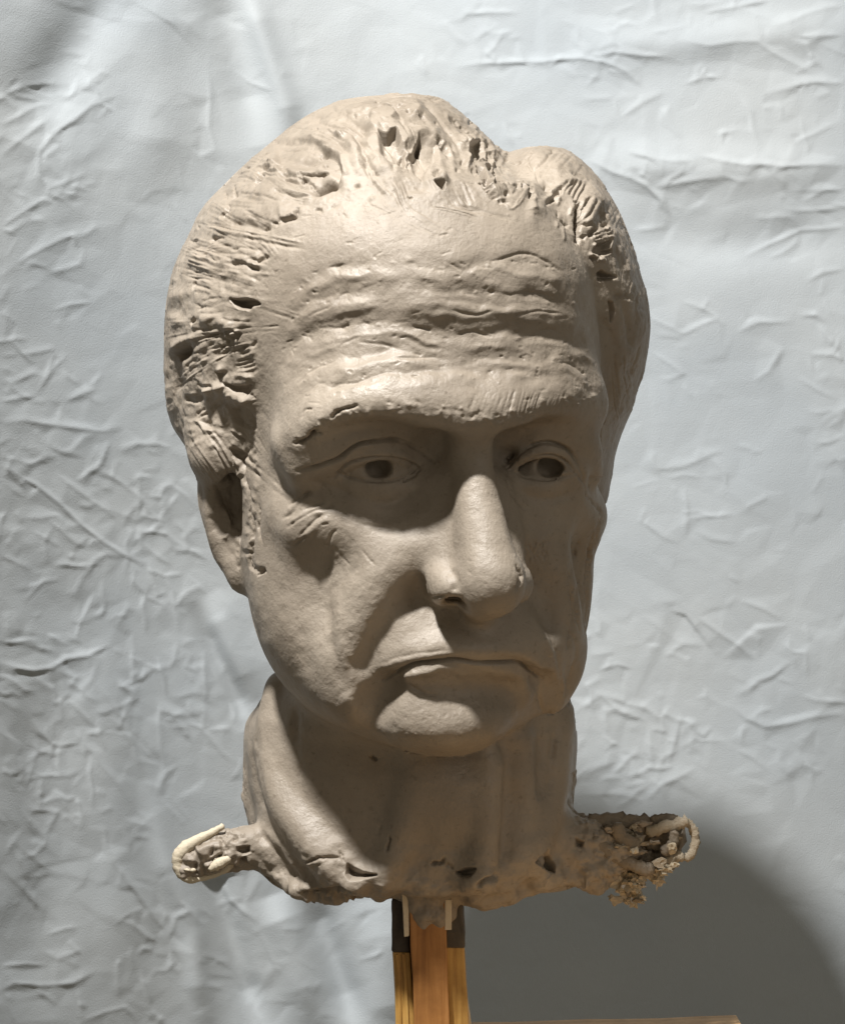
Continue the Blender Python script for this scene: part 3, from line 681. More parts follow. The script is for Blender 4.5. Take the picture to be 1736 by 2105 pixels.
def face_marks(M):
    g = lambda f, p, w, d, **k: M.line(f, p, w, -d, **k)
    r = lambda f, p, w, d, **k: M.line(f, p, w, d, **k)
    h = lambda f, p, d, soft=0.6, **k: M.poly(f, p, -d, soft, **k)
    M.kl = M.kh = 1.0
    rr = random.Random(11)
    # forehead furrows: broad valley with the rolls between
    FW = [[(600, 605), (660, 562), (740, 545), (850, 548), (950, 550), (1050, 528), (1150, 555)],
          [(590, 670), (640, 615), (720, 600), (790, 583), (900, 592), (1000, 600), (1100, 606), (1185, 628)],
          [(585, 740), (620, 695), (700, 670), (790, 660), (860, 675), (950, 688), (1050, 688), (1150, 690), (1215, 712)],
          [(600, 790), (640, 757), (700, 735), (800, 716), (900, 732), (1000, 736), (1100, 730), (1180, 742), (1222, 775)],
          [(600, 832), (640, 800), (700, 786), (760, 772), (820, 767), (900, 758), (1000, 763), (1100, 762), (1200, 782), (1235, 820)]]
    for k, (p, d) in enumerate(zip(FW, (.45, .75, .75, .75, .7))):
        g('P', p, 2.6, d, wob=2.6)
        q = [(x, y + 3) for x, y in p]
        g('P', q, 1.35, d * .25, wob=2.4)
        for j in range(34):
            t = rr.random() * (len(p) - 1.001); e = int(t); t -= e
            x = p[e][0] + t * (p[e + 1][0] - p[e][0]) + rr.gauss(0, 5); y = p[e][1] + t * (p[e + 1][1] - p[e][1]) + rr.gauss(0, 9)
            if j % 2: g('P', [(x, y), (x + rr.uniform(5, 16), y + rr.gauss(0, 4))], rr.uniform(.5, .8), rr.uniform(.2, .45), taper=.9)
            else: M.lump('P', (x, y), rr.uniform(.4, .8), rr.choice([.2, .28, .2]), rr.uniform(1, 2), rr.gauss(0, .4))
    for a, b in zip(FW[:-1], FW[1:]):
        n = min(len(a), len(b))
        for t in (.25, .5, .75): g('P', [((a[i][0] * (1 - t) + b[i][0] * t) + rr.gauss(0, 6), a[i][1] * (1 - t) + b[i][1] * t + rr.gauss(0, 4)) for i in range(1, n)], 1.35, rr.uniform(.2, .42), wob=2.5)
        r('P', [((a[i][0] + b[i][0]) / 2, (a[i][1] + b[i][1]) / 2) for i in range(1, n)], 3.6, .75, wob=2.2)
    for p in ([(675, 551), (706, 544)], [(744, 591), (785, 581), (816, 581)], [(697, 610), (716, 603)], [(926, 543), (946, 553)], [(1000, 538), (1024, 533), (1051, 523), (1085, 523), (1119, 536), (1152, 557)],
              [(977, 594), (1017, 600), (1051, 604), (1075, 600), (1135, 607)], [(848, 671), (882, 678)], [(943, 688), (970, 681), (1010, 695)], [(654, 676), (697, 674), (713, 668)], [(799, 668), (837, 660)], [(853, 674), (886, 679)],
              [(702, 714), (713, 701), (737, 692)], [(740, 703), (780, 706), (818, 717)], [(613, 790), (629, 768), (656, 755), (675, 752), (691, 741)], [(643, 798), (659, 787), (681, 792), (697, 784), (724, 783), (759, 771), (791, 765), (810, 767)],
              [(810, 738), (859, 736), (897, 733)], [(628, 655), (655, 640), (680, 632)], [(1090, 690), (1130, 676), (1160, 690)], [(1140, 745), (1180, 748), (1205, 768)], [(1060, 650), (1100, 640), (1150, 645)], [(930, 640), (970, 648), (1010, 640)]):
        g('P', p, .8, .38, wob=1.2)
    for k in range(60):
        x, y = rr.uniform(590, 1220), rr.uniform(520, 800)
        M.lump('P', (x, y), rr.uniform(1.6, 3.2), rr.choice([.35, .5, -.35, .45]), rr.uniform(1.2, 2.6), rr.uniform(-.25, .15))
    # brow edges and hatching
    g('3', [(640, 870), (720, 810), (840, 790)], 1.0, 1.6, wob=1.2); g('3', [(410, 870), (430, 810), (490, 795)], .7, .9); g('3', [(370, 1060), (450, 1040), (520, 960)], .9, 1.5, wob=1.2); g('3', [(460, 1000), (560, 990)], .8, 1.2)
    for k in range(34):
        x = rr.uniform(470, 1150); y = 330 + rr.uniform(0, 60) + abs(x - 800) * .02; l = rr.uniform(90, 170)
        g('4', [(x + 25, y), (x - 30 + (x > 700) * 10, y + l)], .55, .16, wob=.6)
    for k in range(70):
        x = rr.uniform(0, 1); bx = 600 + 620 * x; by = np.interp(bx, [600, 662, 735, 832, 910, 965, 1031, 1098, 1151, 1224], [925, 880, 856, 843, 857, 863, 863, 842, 837, 826]) - rr.uniform(-4, 24)
        M.lump('P', (bx, by), rr.uniform(.5, 1.1), rr.choice([.35, .45, -.45]), rr.uniform(1, 2), rr.uniform(-.5, 1.2))
    # upper lid creases and eye corners
    g('3', [(380, 1270), (560, 1230), (700, 1180), (830, 1080), (1000, 1045), (1150, 1040), (1300, 1110), (1420, 1200)], 1.1, 2.0, wob=.15, jag=False); g('3', [(640, 1335), (700, 1295), (740, 1290)], .8, .6); g('3', [(1180, 1350), (1260, 1320), (1330, 1260)], .8, 1)
    g('4', [(760, 880), (860, 770), (960, 715), (1080, 710), (1190, 760), (1260, 860), (1310, 1000)], 1.0, 1.8, wob=.15, jag=False); g('4', [(740, 930), (790, 1060), (880, 1170)], 1.0, 1.2); g('4', [(1300, 960), (1430, 950)], .9, .7); g('4', [(1250, 920), (1300, 1000), (1310, 1080)], .9, 1.5)
    g('4', [(1300, 1070), (1360, 1130), (1420, 1210)], .8, 1.0); h('4', [(690, 740), (820, 660), (910, 660), (890, 750), (760, 850), (700, 830)], 1.0, 3)
    M.lump('P', (848, 962), 1.8, -1.2)
    for p, d in (([(694, 973), (720, 952), (775, 941), (830, 947), (859, 961)], 1.1), ([(694, 975), (740, 985), (778, 989), (820, 985), (859, 963)], .7),
                 ([(1051, 966), (1080, 947), (1130, 937), (1165, 951), (1180, 972)], 1.1), ([(1051, 967), (1085, 981), (1130, 985), (1180, 974)], .7)):
        g('P', p, .9, d, wob=0, jag=False, taper=.3)
    g('P', [(690, 1002), (735, 1026), (800, 1034), (855, 1008)], 1.6, .7, wob=.5); g('P', [(1062, 1004), (1105, 1028), (1160, 1022), (1190, 1000)], 1.6, .6, wob=.5)
    # crow's feet and cheek creases
    for p, w, d in (([(1060, 1180), (1140, 1120), (1230, 985), (1290, 960)], 1, 1.6), ([(1240, 1105), (1310, 1070), (1390, 1035)], .9, 1.7), ([(1110, 1060), (1180, 1010), (1270, 970)], .9, 1.6), ([(1200, 1320), (1320, 1200), (1390, 1150)], 1.0, 1.8),
                    ([(1430, 1420), (1460, 1320), (1500, 1280)], .9, 1.6), ([(1100, 1250), (1200, 1180), (1330, 1110), (1460, 1080)], .9, 1.5), ([(1150, 1400), (1250, 1320)], .8, 1.4), ([(1380, 1230), (1440, 1220)], .7, 1.2)):
        g('5', p, w, d * .38, wob=.6)
    for p in ([(1090, 1130), (1200, 1040), (1300, 1010)], [(1120, 1220), (1250, 1140), (1400, 1090)], [(1230, 1330), (1350, 1230), (1450, 1180)]): r('5', p, 1.5, .7)
    for p in ([(700, 1045), (735, 1075), (800, 1085)], [(740, 1130), (770, 1160)], [(690, 1130), (720, 1160)]): g('P', p, .9, .35, wob=1)
    r('P', [(694, 1140), (691, 1230), (701, 1330), (724, 1430)], 2.4, .9, wob=.6); g('P', [(672, 1230), (680, 1330), (702, 1420)], 2.4, .7, wob=.6); g('P', [(622, 1150), (612, 1260), (628, 1370)], 2.6, .5, wob=.8)
    for p in ([(740, 1075), (790, 1092), (850, 1085)], [(720, 1105), (735, 1150), (725, 1190)], [(600, 1010), (640, 990), (670, 1000)], [(650, 1045), (690, 1040), (720, 1055)]): g('P', p, 1.4, .45, wob=.8)
    # sideburn seam, temple edge, roughness along the ear
    g('5', [(770, 560), (700, 690), (740, 850), (770, 1000), (790, 1150), (800, 1300), (780, 1500), (800, 1600), (870, 1640)], 1.0, 1.5, wob=1.5); h('5', [(840, 1620), (880, 1610), (870, 1650), (830, 1660)], 3, .5)
    g('5', [(830, 1060), (860, 1300), (890, 1450)], .8, 1.0, wob=1.2); h('5', [(600, 590), (700, 620), (715, 735), (620, 650)], 2.5, .8)
    for k in range(60): M.lump('5', (rr.uniform(560, 830) + k * .8, 560 + k * 17 + rr.uniform(-40, 40)), rr.uniform(.5, 1.2), rr.choice([.5, -.6, .4]), rr.uniform(1, 2.4), rr.uniform(1.0, 2.0))
    # ear hollows
    h('5', [(480, 900), (590, 930), (590, 1010), (570, 1060), (500, 1010)], 2, 2.5); h('5', [(430, 1190), (560, 1150), (590, 1290), (520, 1330), (440, 1290)], 1.8, 2.5); r('5', [(540, 1350), (600, 1300), (590, 1200), (560, 1100)], 1.2, 1.2)
    # nose: wing creases, soft planes
    g('6', [(770, 220), (800, 290), (790, 370)], 1.5, .9); g('6', [(1180, 200), (1200, 270), (1170, 360)], .9, 1.2, wob=.3); g('6', [(660, 400), (740, 395), (860, 420)], .8, .6)
    # mouth and chin
    g('6', [(370, 900), (450, 850), (560, 800), (700, 785), (800, 778), (930, 795), (1060, 790), (1180, 790), (1260, 840), (1330, 890)], .9, 2.0, wob=.1, jag=False)
    r('6', [(520, 890), (600, 850), (720, 830), (850, 860)], 1.4, 1.4, wob=1.6); g('6', [(500, 920), (600, 980), (700, 1000)], 1.2, .8, wob=1)
    M.step('6', [(800, 730), (620, 740), (480, 770), (340, 810)][::-1], 3, .8, .4, wob=1.2)
    for p in ([(1260, 830), (1320, 900), (1310, 1010), (1330, 1110)], [(1380, 640), (1430, 800), (1440, 950)], [(1480, 560), (1540, 700), (1500, 900), (1400, 1100)]): g('6', p, 1.1, .6, wob=.8)
    r('6', [(1440, 850), (1450, 1000), (1380, 1130)], 1.4, 1.2); r('6', [(1350, 640), (1400, 760)], 1.5, .8)
    for k in range(30): M.lump('6', (rr.uniform(330, 1000), rr.uniform(1010, 1300)), rr.uniform(.4, .9), rr.choice([.12, .18, -.12]))
    for k in range(60): M.lump('6', (rr.uniform(20, 330), rr.uniform(130, 1080)), rr.uniform(.5, 1.2), rr.choice([.12, -.12, .16]), rr.uniform(1, 2.4), rr.uniform(-1.3, -.4))
    r('6', [(120, 980), (170, 1050), (220, 1080)], 2.6, .8)
    # far cheek: long vertical folds
    for p in ([(1360, 1330), (1330, 1500), (1320, 1700)], [(1420, 1220), (1380, 1400), (1370, 1600)], [(1250, 1400), (1200, 1560), (1180, 1700)]): g('4', p, 1.1, 1.1, wob=.8)
    for p in ([(1620, 120), (1600, 300), (1620, 480), (1590, 620)], [(1560, 300), (1540, 470), (1580, 640)], [(1500, 330), (1520, 520), (1490, 700)]): g('6', p, 1.1, 1.1, wob=.8)
    for k in range(26): g('4', [(880 + rr.uniform(0, 180), 1380 + rr.uniform(0, 60)), (880 + rr.uniform(0, 170), 1500 + rr.uniform(0, 60))], .6, .14)
    # neck
    g('7', [(570, 560), (580, 850), (640, 1080)], 1.8, 1.0); g('7', [(830, 430), (840, 640), (880, 850)], 1.5, 1.2)
    g('7', [(600, 1210), (680, 1300), (800, 1440)], 1.6, 1.2); r('7', [(640, 1200), (760, 1340), (840, 1440)], 2.2, 1.0)
    for p in ([(890, 1410), (1030, 1380), (1140, 1385)], [(1130, 1340), (1150, 1400)], [(1390, 1180), (1370, 1230)], [(1440, 1240), (1425, 1340)], [(990, 1430), (1010, 1420)], [(1330, 720), (1360, 745)]): g('7', p, .8, 1.6)
    h('7', [(1165, 1490), (1180, 1420), (1270, 1480), (1360, 1495), (1230, 1520), (1190, 1520)], 6, .6); h('7', [(880, 1620), (1000, 1580), (1100, 1565), (1220, 1610), (1120, 1650), (960, 1670)], 4, .8)
    for k in range(16): M.lump('7', (900 + k * 20, 1610 + (k * 37) % 50), 1.2, 1.6 if k % 2 else -1)
    h('8', [(680, 1130), (740, 1065), (760, 1130), (770, 1190), (700, 1150)], 7, .5); h('8', [(215, 1185), (270, 1160), (330, 1160), (300, 1210), (240, 1210)], 5, .5); g('8', [(80, 1140), (140, 1135), (150, 1110)], 1, 3); g('8', [(165, 1135), (195, 1165)], .8, 2)
    g('8', [(345, 1245), (380, 1220), (425, 1195)], 1, 2); g('8', [(330, 1285), (380, 1290)], 1, 2); h('8', [(900, 990), (940, 1010), (930, 1040), (905, 1030)], 4, .5)
    g('8', [(790, 360), (760, 560), (740, 720)], 1.5, 1.2); g('8', [(710, 380), (690, 600), (690, 750)], 1.5, 1.0); r('8', [(800, 420), (770, 600)], 1.6, .8); g('8', [(860, 780), (890, 820), (940, 850)], 1.2, 2)
    for k in range(90):   # small nicks all over the face
        x, y = rr.uniform(540, 1230), rr.uniform(430, 840)
        a = rr.uniform(-.35, .25)
        if rr.random() < .5: g('P', [(x, y), (x + 16 * rr.random() + 6, y + 18 * a)], .55, rr.uniform(.15, .4))
        else: M.lump('P', (x, y), rr.uniform(.4, .8), rr.choice([-.2, .15, .2, -.18]))
    # clay pressed over the rod end
    for p, w, d in (([(690, 470), (760, 460), (800, 510), (890, 450)], .9, 1.8), ([(600, 720), (640, 660), (650, 600)], .9, 1.6), ([(780, 560), (790, 680), (720, 760)], .9, 1.6), ([(430, 480), (430, 580)], .8, 1.2), ([(580, 800), (680, 740), (760, 720)], .8, 1.4), ([(900, 400), (980, 440), (950, 480)], .9, 1.4), ([(830, 560), (870, 640), (900, 560)], .8, 1.2)): g('h', p, w, d)
    h('h', [(1010, 600), (1180, 580), (1180, 690), (1080, 720), (1020, 660)], 3.5, .6); h('h', [(1040, 790), (1120, 760), (1150, 850), (1060, 850)], 3, .6); h('h', [(240, 840), (300, 810), (420, 830), (430, 960), (330, 1000), (240, 930)], 2, .7)
    for k in range(34): M.lump('h', (rr.uniform(380, 1150), rr.uniform(380, 950)), rr.uniform(.7, 1.7), rr.choice([.8, 1.0, -.9]), rr.uniform(1, 2), rr.uniform(-1, 1))
    for k in range(26): M.lump('8', (rr.uniform(900, 1120), rr.uniform(830, 1200)), rr.uniform(.8, 1.8), rr.choice([.7, .9, -.9]), rr.uniform(1, 2.4), rr.uniform(-.5, .9))
    for k in range(90):
        x, y = rr.uniform(560, 1200), rr.uniform(1060, 1850)
        M.lump('P', (x, y), rr.uniform(.4, .8), rr.choice([-.2, .14, .12]), rr.uniform(1, 2), rr.uniform(0, 3))

def flow_hair(M, HM):
    """combed strands over the hair areas, following the way the clay was dragged"""
    rr = random.Random(21)
    def ang(x, y):
        if x > 1050: return math.radians(np.interp(y, [300, 450, 600, 900], [-40, -62, -80, -95]))
        if x > 640 and y < 420: return math.radians(np.interp(x, [640, 760, 900, 1050], [20, 55, 62, 52]))
        return math.radians(np.interp(y, [280, 350, 450, 550, 650, 720, 780, 840, 900], [10, 8, 18, 14, 6, -20, -25, 15, 48]))
    hair_pts = np.nonzero(M.vis & (HM > .8))[0]
    sel = hair_pts[np.random.RandomState(3).randint(0, len(hair_pts), 420)]
    for i in sel[:90]:
        x, y = M.u[i], M.v[i]
        if x < 640 and y > 700: continue
        a = ang(x, y) + rr.gauss(0, .2); L = rr.uniform(30, 70); c = rr.uniform(-.3, .3); w = rr.uniform(1.6, 3.4)
        p = [(x - L * math.cos(a - c), y - L * math.sin(a - c)), (x, y), (x + L * math.cos(a + c), y + L * math.sin(a + c))]
        M.line('P', p, w, rr.choice([-1, 1, 1]) * rr.uniform(.4, 1.0), wob=.6, taper=1.0)
        if rr.random() < .3:
            for j in (-1.0, 0, 1.0):
                o = np.array([-math.sin(a), math.cos(a)]) * j * w * 3.2
                M.line('P', [tuple(np.array(q) + o) for q in p], .5, -rr.uniform(.1, .25), wob=.2, taper=1.0)
    for i in sel[90:210]:
        x0, y0 = M.u[i], M.v[i]
        if x0 > 1050 and rr.random() < .25: continue
        if x0 < 640 and y0 > 620 and rr.random() < .6: continue
        if x0 < 640 and M.u[i] > 480: x0 -= 40
        n = rr.randint(7, 15); off = rr.gauss(0, .12); w = rr.uniform(.45, 1.0); dep = rr.uniform(.12, .38)
        for j in range(rr.randint(2, 5)):
            x, y = x0 + rr.uniform(-14, 14), y0 + rr.uniform(-14, 14); p = [(x, y)]
            for q in range(n):
                a = ang(x, y) + off; x += 11 * math.cos(a); y += 11 * math.sin(a); p.append((x, y))
            M.line('P', p[::2] if len(p) > 4 else p, w * rr.uniform(.7, 1.2), -dep * rr.uniform(.5, 1.2) if rr.random() < .75 else dep, wob=.3, taper=1.0)
    for k in range(14):
        i = hair_pts[rr.randrange(len(hair_pts))]
        if M.u[i] > 1050 and rr.random() < .5: continue
        M.lump('P', (M.u[i], M.v[i]), rr.uniform(.5, 1.0), rr.choice([-1.1, .5, -.8, .6]), rr.uniform(1, 2.5), ang(M.u[i], M.v[i]))
# ------------------------------------------------------------------ materials
def new_mat(name):
    m = bpy.data.materials.new(name); m.use_nodes = True
    return m, m.node_tree.nodes, m.node_tree.links, m.node_tree.nodes["Principled BSDF"]
def nd(ns, t, **k):
    n = ns.new(t)
    for a, b in k.items():
        if a in n.inputs: n.inputs[a].default_value = b
        else: setattr(n, a, b)
    return n
def ramp(ns, stops):
    r = ns.new("ShaderNodeValToRGB"); e = r.color_ramp.elements
    while len(e) < len(stops): e.new(0.5)
    for q, (p, c) in zip(e, stops):
        q.position = p; q.color = (*c, 1) if len(c) == 3 else c
    return r

def clay_material(name, lo, hi, r0=.42, r1=.62, spec=.5, bump=.35):
    m, ns, lk, b = new_mat(name)
    tc = ns.new("ShaderNodeTexCoord")
    n1 = nd(ns, "ShaderNodeTexNoise", Scale=13.0, Detail=8.0, Roughness=.66); lk.new(tc.outputs["Object"], n1.inputs["Vector"])
    rp = ramp(ns, [(.3, lo), (.7, hi)]); lk.new(n1.outputs["Fac"], rp.inputs[0])
    n2 = nd(ns, "ShaderNodeTexNoise", Scale=420.0, Detail=4.0, Roughness=.7); lk.new(tc.outputs["Object"], n2.inputs["Vector"])
    sp = ramp(ns, [(.30, (.55, .52, .48)), (.42, (1, 1, 1)), (.66, (1, 1, 1)), (.8, (1.25, 1.25, 1.25))]); lk.new(n2.outputs["Fac"], sp.inputs[0])
    mx = ns.new("ShaderNodeMix"); mx.data_type = 'RGBA'; mx.blend_type = 'MULTIPLY'; mx.inputs[0].default_value = .55
    lk.new(rp.outputs[0], mx.inputs[6]); lk.new(sp.outputs[0], mx.inputs[7]); lk.new(mx.outputs[2], b.inputs["Base Color"])
    n3 = nd(ns, "ShaderNodeTexNoise", Scale=60.0, Detail=5.0, Roughness=.65); lk.new(tc.outputs["Object"], n3.inputs["Vector"])
    n3b = nd(ns, "ShaderNodeTexNoise", Scale=14.0, Detail=2.0); lk.new(tc.outputs["Object"], n3b.inputs["Vector"])
    av = nd(ns, "ShaderNodeMath", operation='MULTIPLY_ADD'); av.inputs[1].default_value = .5; lk.new(n3b.outputs["Fac"], av.inputs[0])
    hf = nd(ns, "ShaderNodeMath", operation='MULTIPLY'); hf.inputs[1].default_value = .5; lk.new(n3.outputs["Fac"], hf.inputs[0]); lk.new(hf.outputs[0], av.inputs[2])
    mr = ns.new("ShaderNodeMapRange"); mr.inputs[1].default_value = .36; mr.inputs[2].default_value = .62; mr.inputs[3].default_value = r0; mr.inputs[4].default_value = r1
    lk.new(av.outputs[0], mr.inputs[0]); lk.new(mr.outputs[0], b.inputs["Roughness"])
    b.inputs["Specular IOR Level"].default_value = spec
    n4 = nd(ns, "ShaderNodeTexNoise", Scale=900.0, Detail=5.0, Roughness=.65); lk.new(tc.outputs["Object"], n4.inputs["Vector"])
    n5 = nd(ns, "ShaderNodeTexNoise", Scale=180.0, Detail=3.0, Roughness=.5); lk.new(tc.outputs["Object"], n5.inputs["Vector"])
    ad = nd(ns, "ShaderNodeMath", operation='ADD'); lk.new(n4.outputs["Fac"], ad.inputs[0]); lk.new(n5.outputs["Fac"], ad.inputs[1])
    bp = nd(ns, "ShaderNodeBump", Strength=bump, Distance=.0006); lk.new(ad.outputs[0], bp.inputs["Height"]); lk.new(bp.outputs[0], b.inputs["Normal"])
    return m

def cloth_material():
    m, ns, lk, b = new_mat("sheet_cotton")
    tc = ns.new("ShaderNodeTexCoord")
    n1 = nd(ns, "ShaderNodeTexNoise", Scale=7.0, Detail=3.0); lk.new(tc.outputs["Object"], n1.inputs["Vector"])
    rp = ramp(ns, [(.35, (.352, .388, .415)), (.65, (.400, .430, .446))]); lk.new(n1.outputs["Fac"], rp.inputs[0]); lk.new(rp.outputs[0], b.inputs["Base Color"])
    b.inputs["Roughness"].default_value = .85; b.inputs["Specular IOR Level"].default_value = .2
    b.inputs["Sheen Weight"].default_value = .1
    n2 = nd(ns, "ShaderNodeTexNoise", Scale=1400.0, Detail=2.0); lk.new(tc.outputs["Object"], n2.inputs["Vector"])
    n3 = nd(ns, "ShaderNodeTexNoise", Scale=120.0, Detail=4.0); lk.new(tc.outputs["Object"], n3.inputs["Vector"])
    ad = nd(ns, "ShaderNodeMath", operation='ADD'); lk.new(n2.outputs["Fac"], ad.inputs[0]); lk.new(n3.outputs["Fac"], ad.inputs[1])
    bp = nd(ns, "ShaderNodeBump", Strength=.25, Distance=.0006); lk.new(ad.outputs[0], bp.inputs["Height"]); lk.new(bp.outputs[0], b.inputs["Normal"])
    return m

def wood_material(name, stops, rough=.5, stretch=(60, 60, 4), bump=.15):
    m, ns, lk, b = new_mat(name)
    tc = ns.new("ShaderNodeTexCoord"); mp = ns.new("ShaderNodeMapping"); mp.inputs["Scale"].default_value = stretch
    lk.new(tc.outputs["Object"], mp.inputs["Vector"])
    n1 = nd(ns, "ShaderNodeTexNoise", Scale=3.0, Detail=8.0, Roughness=.62, Distortion=.6); lk.new(mp.outputs[0], n1.inputs["Vector"])
    rp = ramp(ns, stops); lk.new(n1.outputs["Fac"], rp.inputs[0])
    n2 = nd(ns, "ShaderNodeTexNoise", Scale=60.0, Detail=6.0, Roughness=.7); lk.new(tc.outputs["Object"], n2.inputs["Vector"])
    sp = ramp(ns, [(.3, (.6, .55, .5)), (.55, (1, 1, 1)), (.75, (1.15, 1.15, 1.15))]); lk.new(n2.outputs["Fac"], sp.inputs[0])
    mx = ns.new("ShaderNodeMix"); mx.data_type = 'RGBA'; mx.blend_type = 'MULTIPLY'; mx.inputs[0].default_value = .7
    lk.new(rp.outputs[0], mx.inputs[6]); lk.new(sp.outputs[0], mx.inputs[7]); lk.new(mx.outputs[2], b.inputs["Base Color"])
    b.inputs["Roughness"].default_value = rough
    bp = nd(ns, "ShaderNodeBump", Strength=bump, Distance=.001); lk.new(n1.outputs["Fac"], bp.inputs["Height"]); lk.new(bp.outputs[0], b.inputs["Normal"])
    return m

CLAY = clay_material("damp_clay", (.192, .161, .126), (.33, .285, .231), .36, .64, .5, .45)
CLAY_DRY = clay_material("drying_clay", (.26, .215, .165), (.36, .305, .245), .6, .8, .3)
CLOTH = cloth_material()
WOOD_RED = wood_material("stained_wood", [(.3, (.20, .080, .020)), (.5, (.33, .15, .042)), (.7, (.43, .215, .075))], .5)
WOOD_GOLD = wood_material("golden_wood", [(.3, (.28, .14, .03)), (.5, (.48, .28, .075)), (.7, (.60, .38, .12))], .5, (150, 150, 3))
WOOD_DARK = wood_material("dark_paint", [(.3, (.018, .013, .010)), (.6, (.045, .035, .026)), (.8, (.08, .065, .05))], .7, (40, 40, 10))
WOOD_GREY = wood_material("grey_paint", [(.3, (.05, .042, .032)), (.6, (.105, .09, .07)), (.8, (.16, .14, .11))], .75, (40, 40, 10))
WOOD_PALE = wood_material("pale_wood", [(.3, (.40, .24, .10)), (.6, (.56, .36, .17)), (.8, (.64, .44, .24))], .6, (6, 60, 60))
SHIM = wood_material("bare_shim", [(.3, (.50, .42, .30)), (.7, (.68, .60, .46))], .7, (80, 80, 6))
CREAM = clay_material("cream_tubing", (.44, .385, .285), (.60, .535, .415), .5, .7, .4, .5)
TAUPE = clay_material("muddy_cord", (.13, .105, .075), (.26, .215, .16), .4, .7, .5, .8)
BEIGE = clay_material("beige_cord", (.28, .235, .17), (.42, .36, .27), .5, .7, .4, .8)
m, ns, lk, b = new_mat("crumpled_plastic")
b.inputs["Base Color"].default_value = (.46, .39, .28, 1); b.inputs["Roughness"].default_value = .2; b.inputs["Specular IOR Level"].default_value = .8
b.inputs["Transmission Weight"].default_value = .25
PLASTIC = m

# ------------------------------------------------------------------ small builders
def root(name, loc, label, cat):
    o = bpy.data.objects.new(name, None); scene.collection.objects.link(o)
    o.empty_display_size = .02; o.location = loc
    o["label"] = label; o["category"] = cat
    return o
def adopt(o, par, base=None):
    """parent while keeping the mesh where it was built; base = top-level origin"""
    o.parent = par
    L = par.matrix_basis.translation if par.parent is None else Vector((0, 0, 0))
    o.matrix_parent_inverse = Matrix.Translation(-L)
    return o
def tube_mesh(name, pts, rad, mat, par, seg=10, n=6, rough=0.12, seed=0, flat=1.0):
    """noisy tube through world-mm points"""
    pts = np.array(pts, float)
    if np.isscalar(rad): rad = [rad] * len(pts)
    s = spline(np.hstack([pts, np.array(rad, float)[:, None]]), n)
    c, r = s[:, :3], np.maximum(s[:, 3], .2)
    T = np.gradient(c, axis=0); T /= np.linalg.norm(T, axis=1)[:, None] + 1e-9
    up = np.array([0, -1.0, 0.05])
    A = np.cross(T, up); A /= np.linalg.norm(A, axis=1)[:, None] + 1e-9
    B = np.cross(A, T)
    th = np.linspace(0, 2 * math.pi, seg, endpoint=False)
    rn = np.random.RandomState(seed)
    V = []
    for i in range(len(c)):
        rr = r[i] * (1 + rough * rn.randn(seg) * .6)
        V.append(c[i] + (np.cos(th) * rr)[:, None] * A[i] + (np.sin(th) * rr * flat)[:, None] * B[i])
    m = len(c)
    V = np.vstack(V + [c[:1] - T[:1] * r[0] * .5, c[-1:] + T[-1:] * r[-1] * .5])
    Q = []
    for i in range(m - 1):
        for j in range(seg):
            k = (j + 1) % seg
            Q.append([i * seg + j, i * seg + k, (i + 1) * seg + k, (i + 1) * seg + j])
    for j in range(seg):
        k = (j + 1) % seg
        Q.append([m * seg, m * seg, k, j]); Q.append([m * seg + 1, m * seg + 1, (m - 1) * seg + j, (m - 1) * seg + k])
    me = bpy.data.meshes.new(name)
    faces = [tuple(dict.fromkeys(q)) for q in Q]
    me.from_pydata([tuple(v * SC + np.array([0, 0, ZOFF])) for v in V], [], faces); me.update()
    for p in me.polygons: p.use_smooth = True
    me.materials.append(mat)
    o = bpy.data.objects.new(name, me); scene.collection.objects.link(o)
    return adopt(o, par)
def prism(name, corners, d0, d1, mat, par, bevel=.5, seg=6, rough=.12, seed=0):
    """board seen from the front: corners TL, TR, BR, BL in picture units at its front depth d0; d1 = back depth"""
    import bmesh
    bm = bmesh.new()
    f = [P(x, y, d0) for x, y in corners]
    v0 = [bm.verts.new(tuple(p)) for p in f]; v1 = [bm.verts.new((p[0], -d1, p[2])) for p in f]
    bm.faces.new(v0[::-1]); bm.faces.new(v1)
    for i in range(4): bm.faces.new((v0[i], v0[(i + 1) % 4], v1[(i + 1) % 4], v1[i]))
    bmesh.ops.recalc_face_normals(bm, faces=bm.faces)
    bmesh.ops.bevel(bm, geom=bm.edges[:], offset=bevel, segments=2, profile=.6, affect='EDGES')
    bmesh.ops.subdivide_edges(bm, edges=[e for e in bm.edges if e.calc_length() > 6], cuts=seg, use_grid_fill=True)
    co = np.array([v.co[:] for v in bm.verts])
    dn = np.stack([vnoise(co * .12 + 7 * k + seed) for k in range(3)], 1) * rough * 1.5 + np.stack([vnoise(co * .6 + 9 * k + seed) for k in range(3)], 1) * rough * .5
    for v, d in zip(bm.verts, dn): v.co = (np.array(v.co) + d) * SC + np.array([0, 0, ZOFF])
    me = bpy.data.meshes.new(name); bm.to_mesh(me); bm.free()
    for p in me.polygons: p.use_smooth = False
    me.materials.append(mat)
    o = bpy.data.objects.new(name, me); scene.collection.objects.link(o)
    return adopt(o, par) if par else o
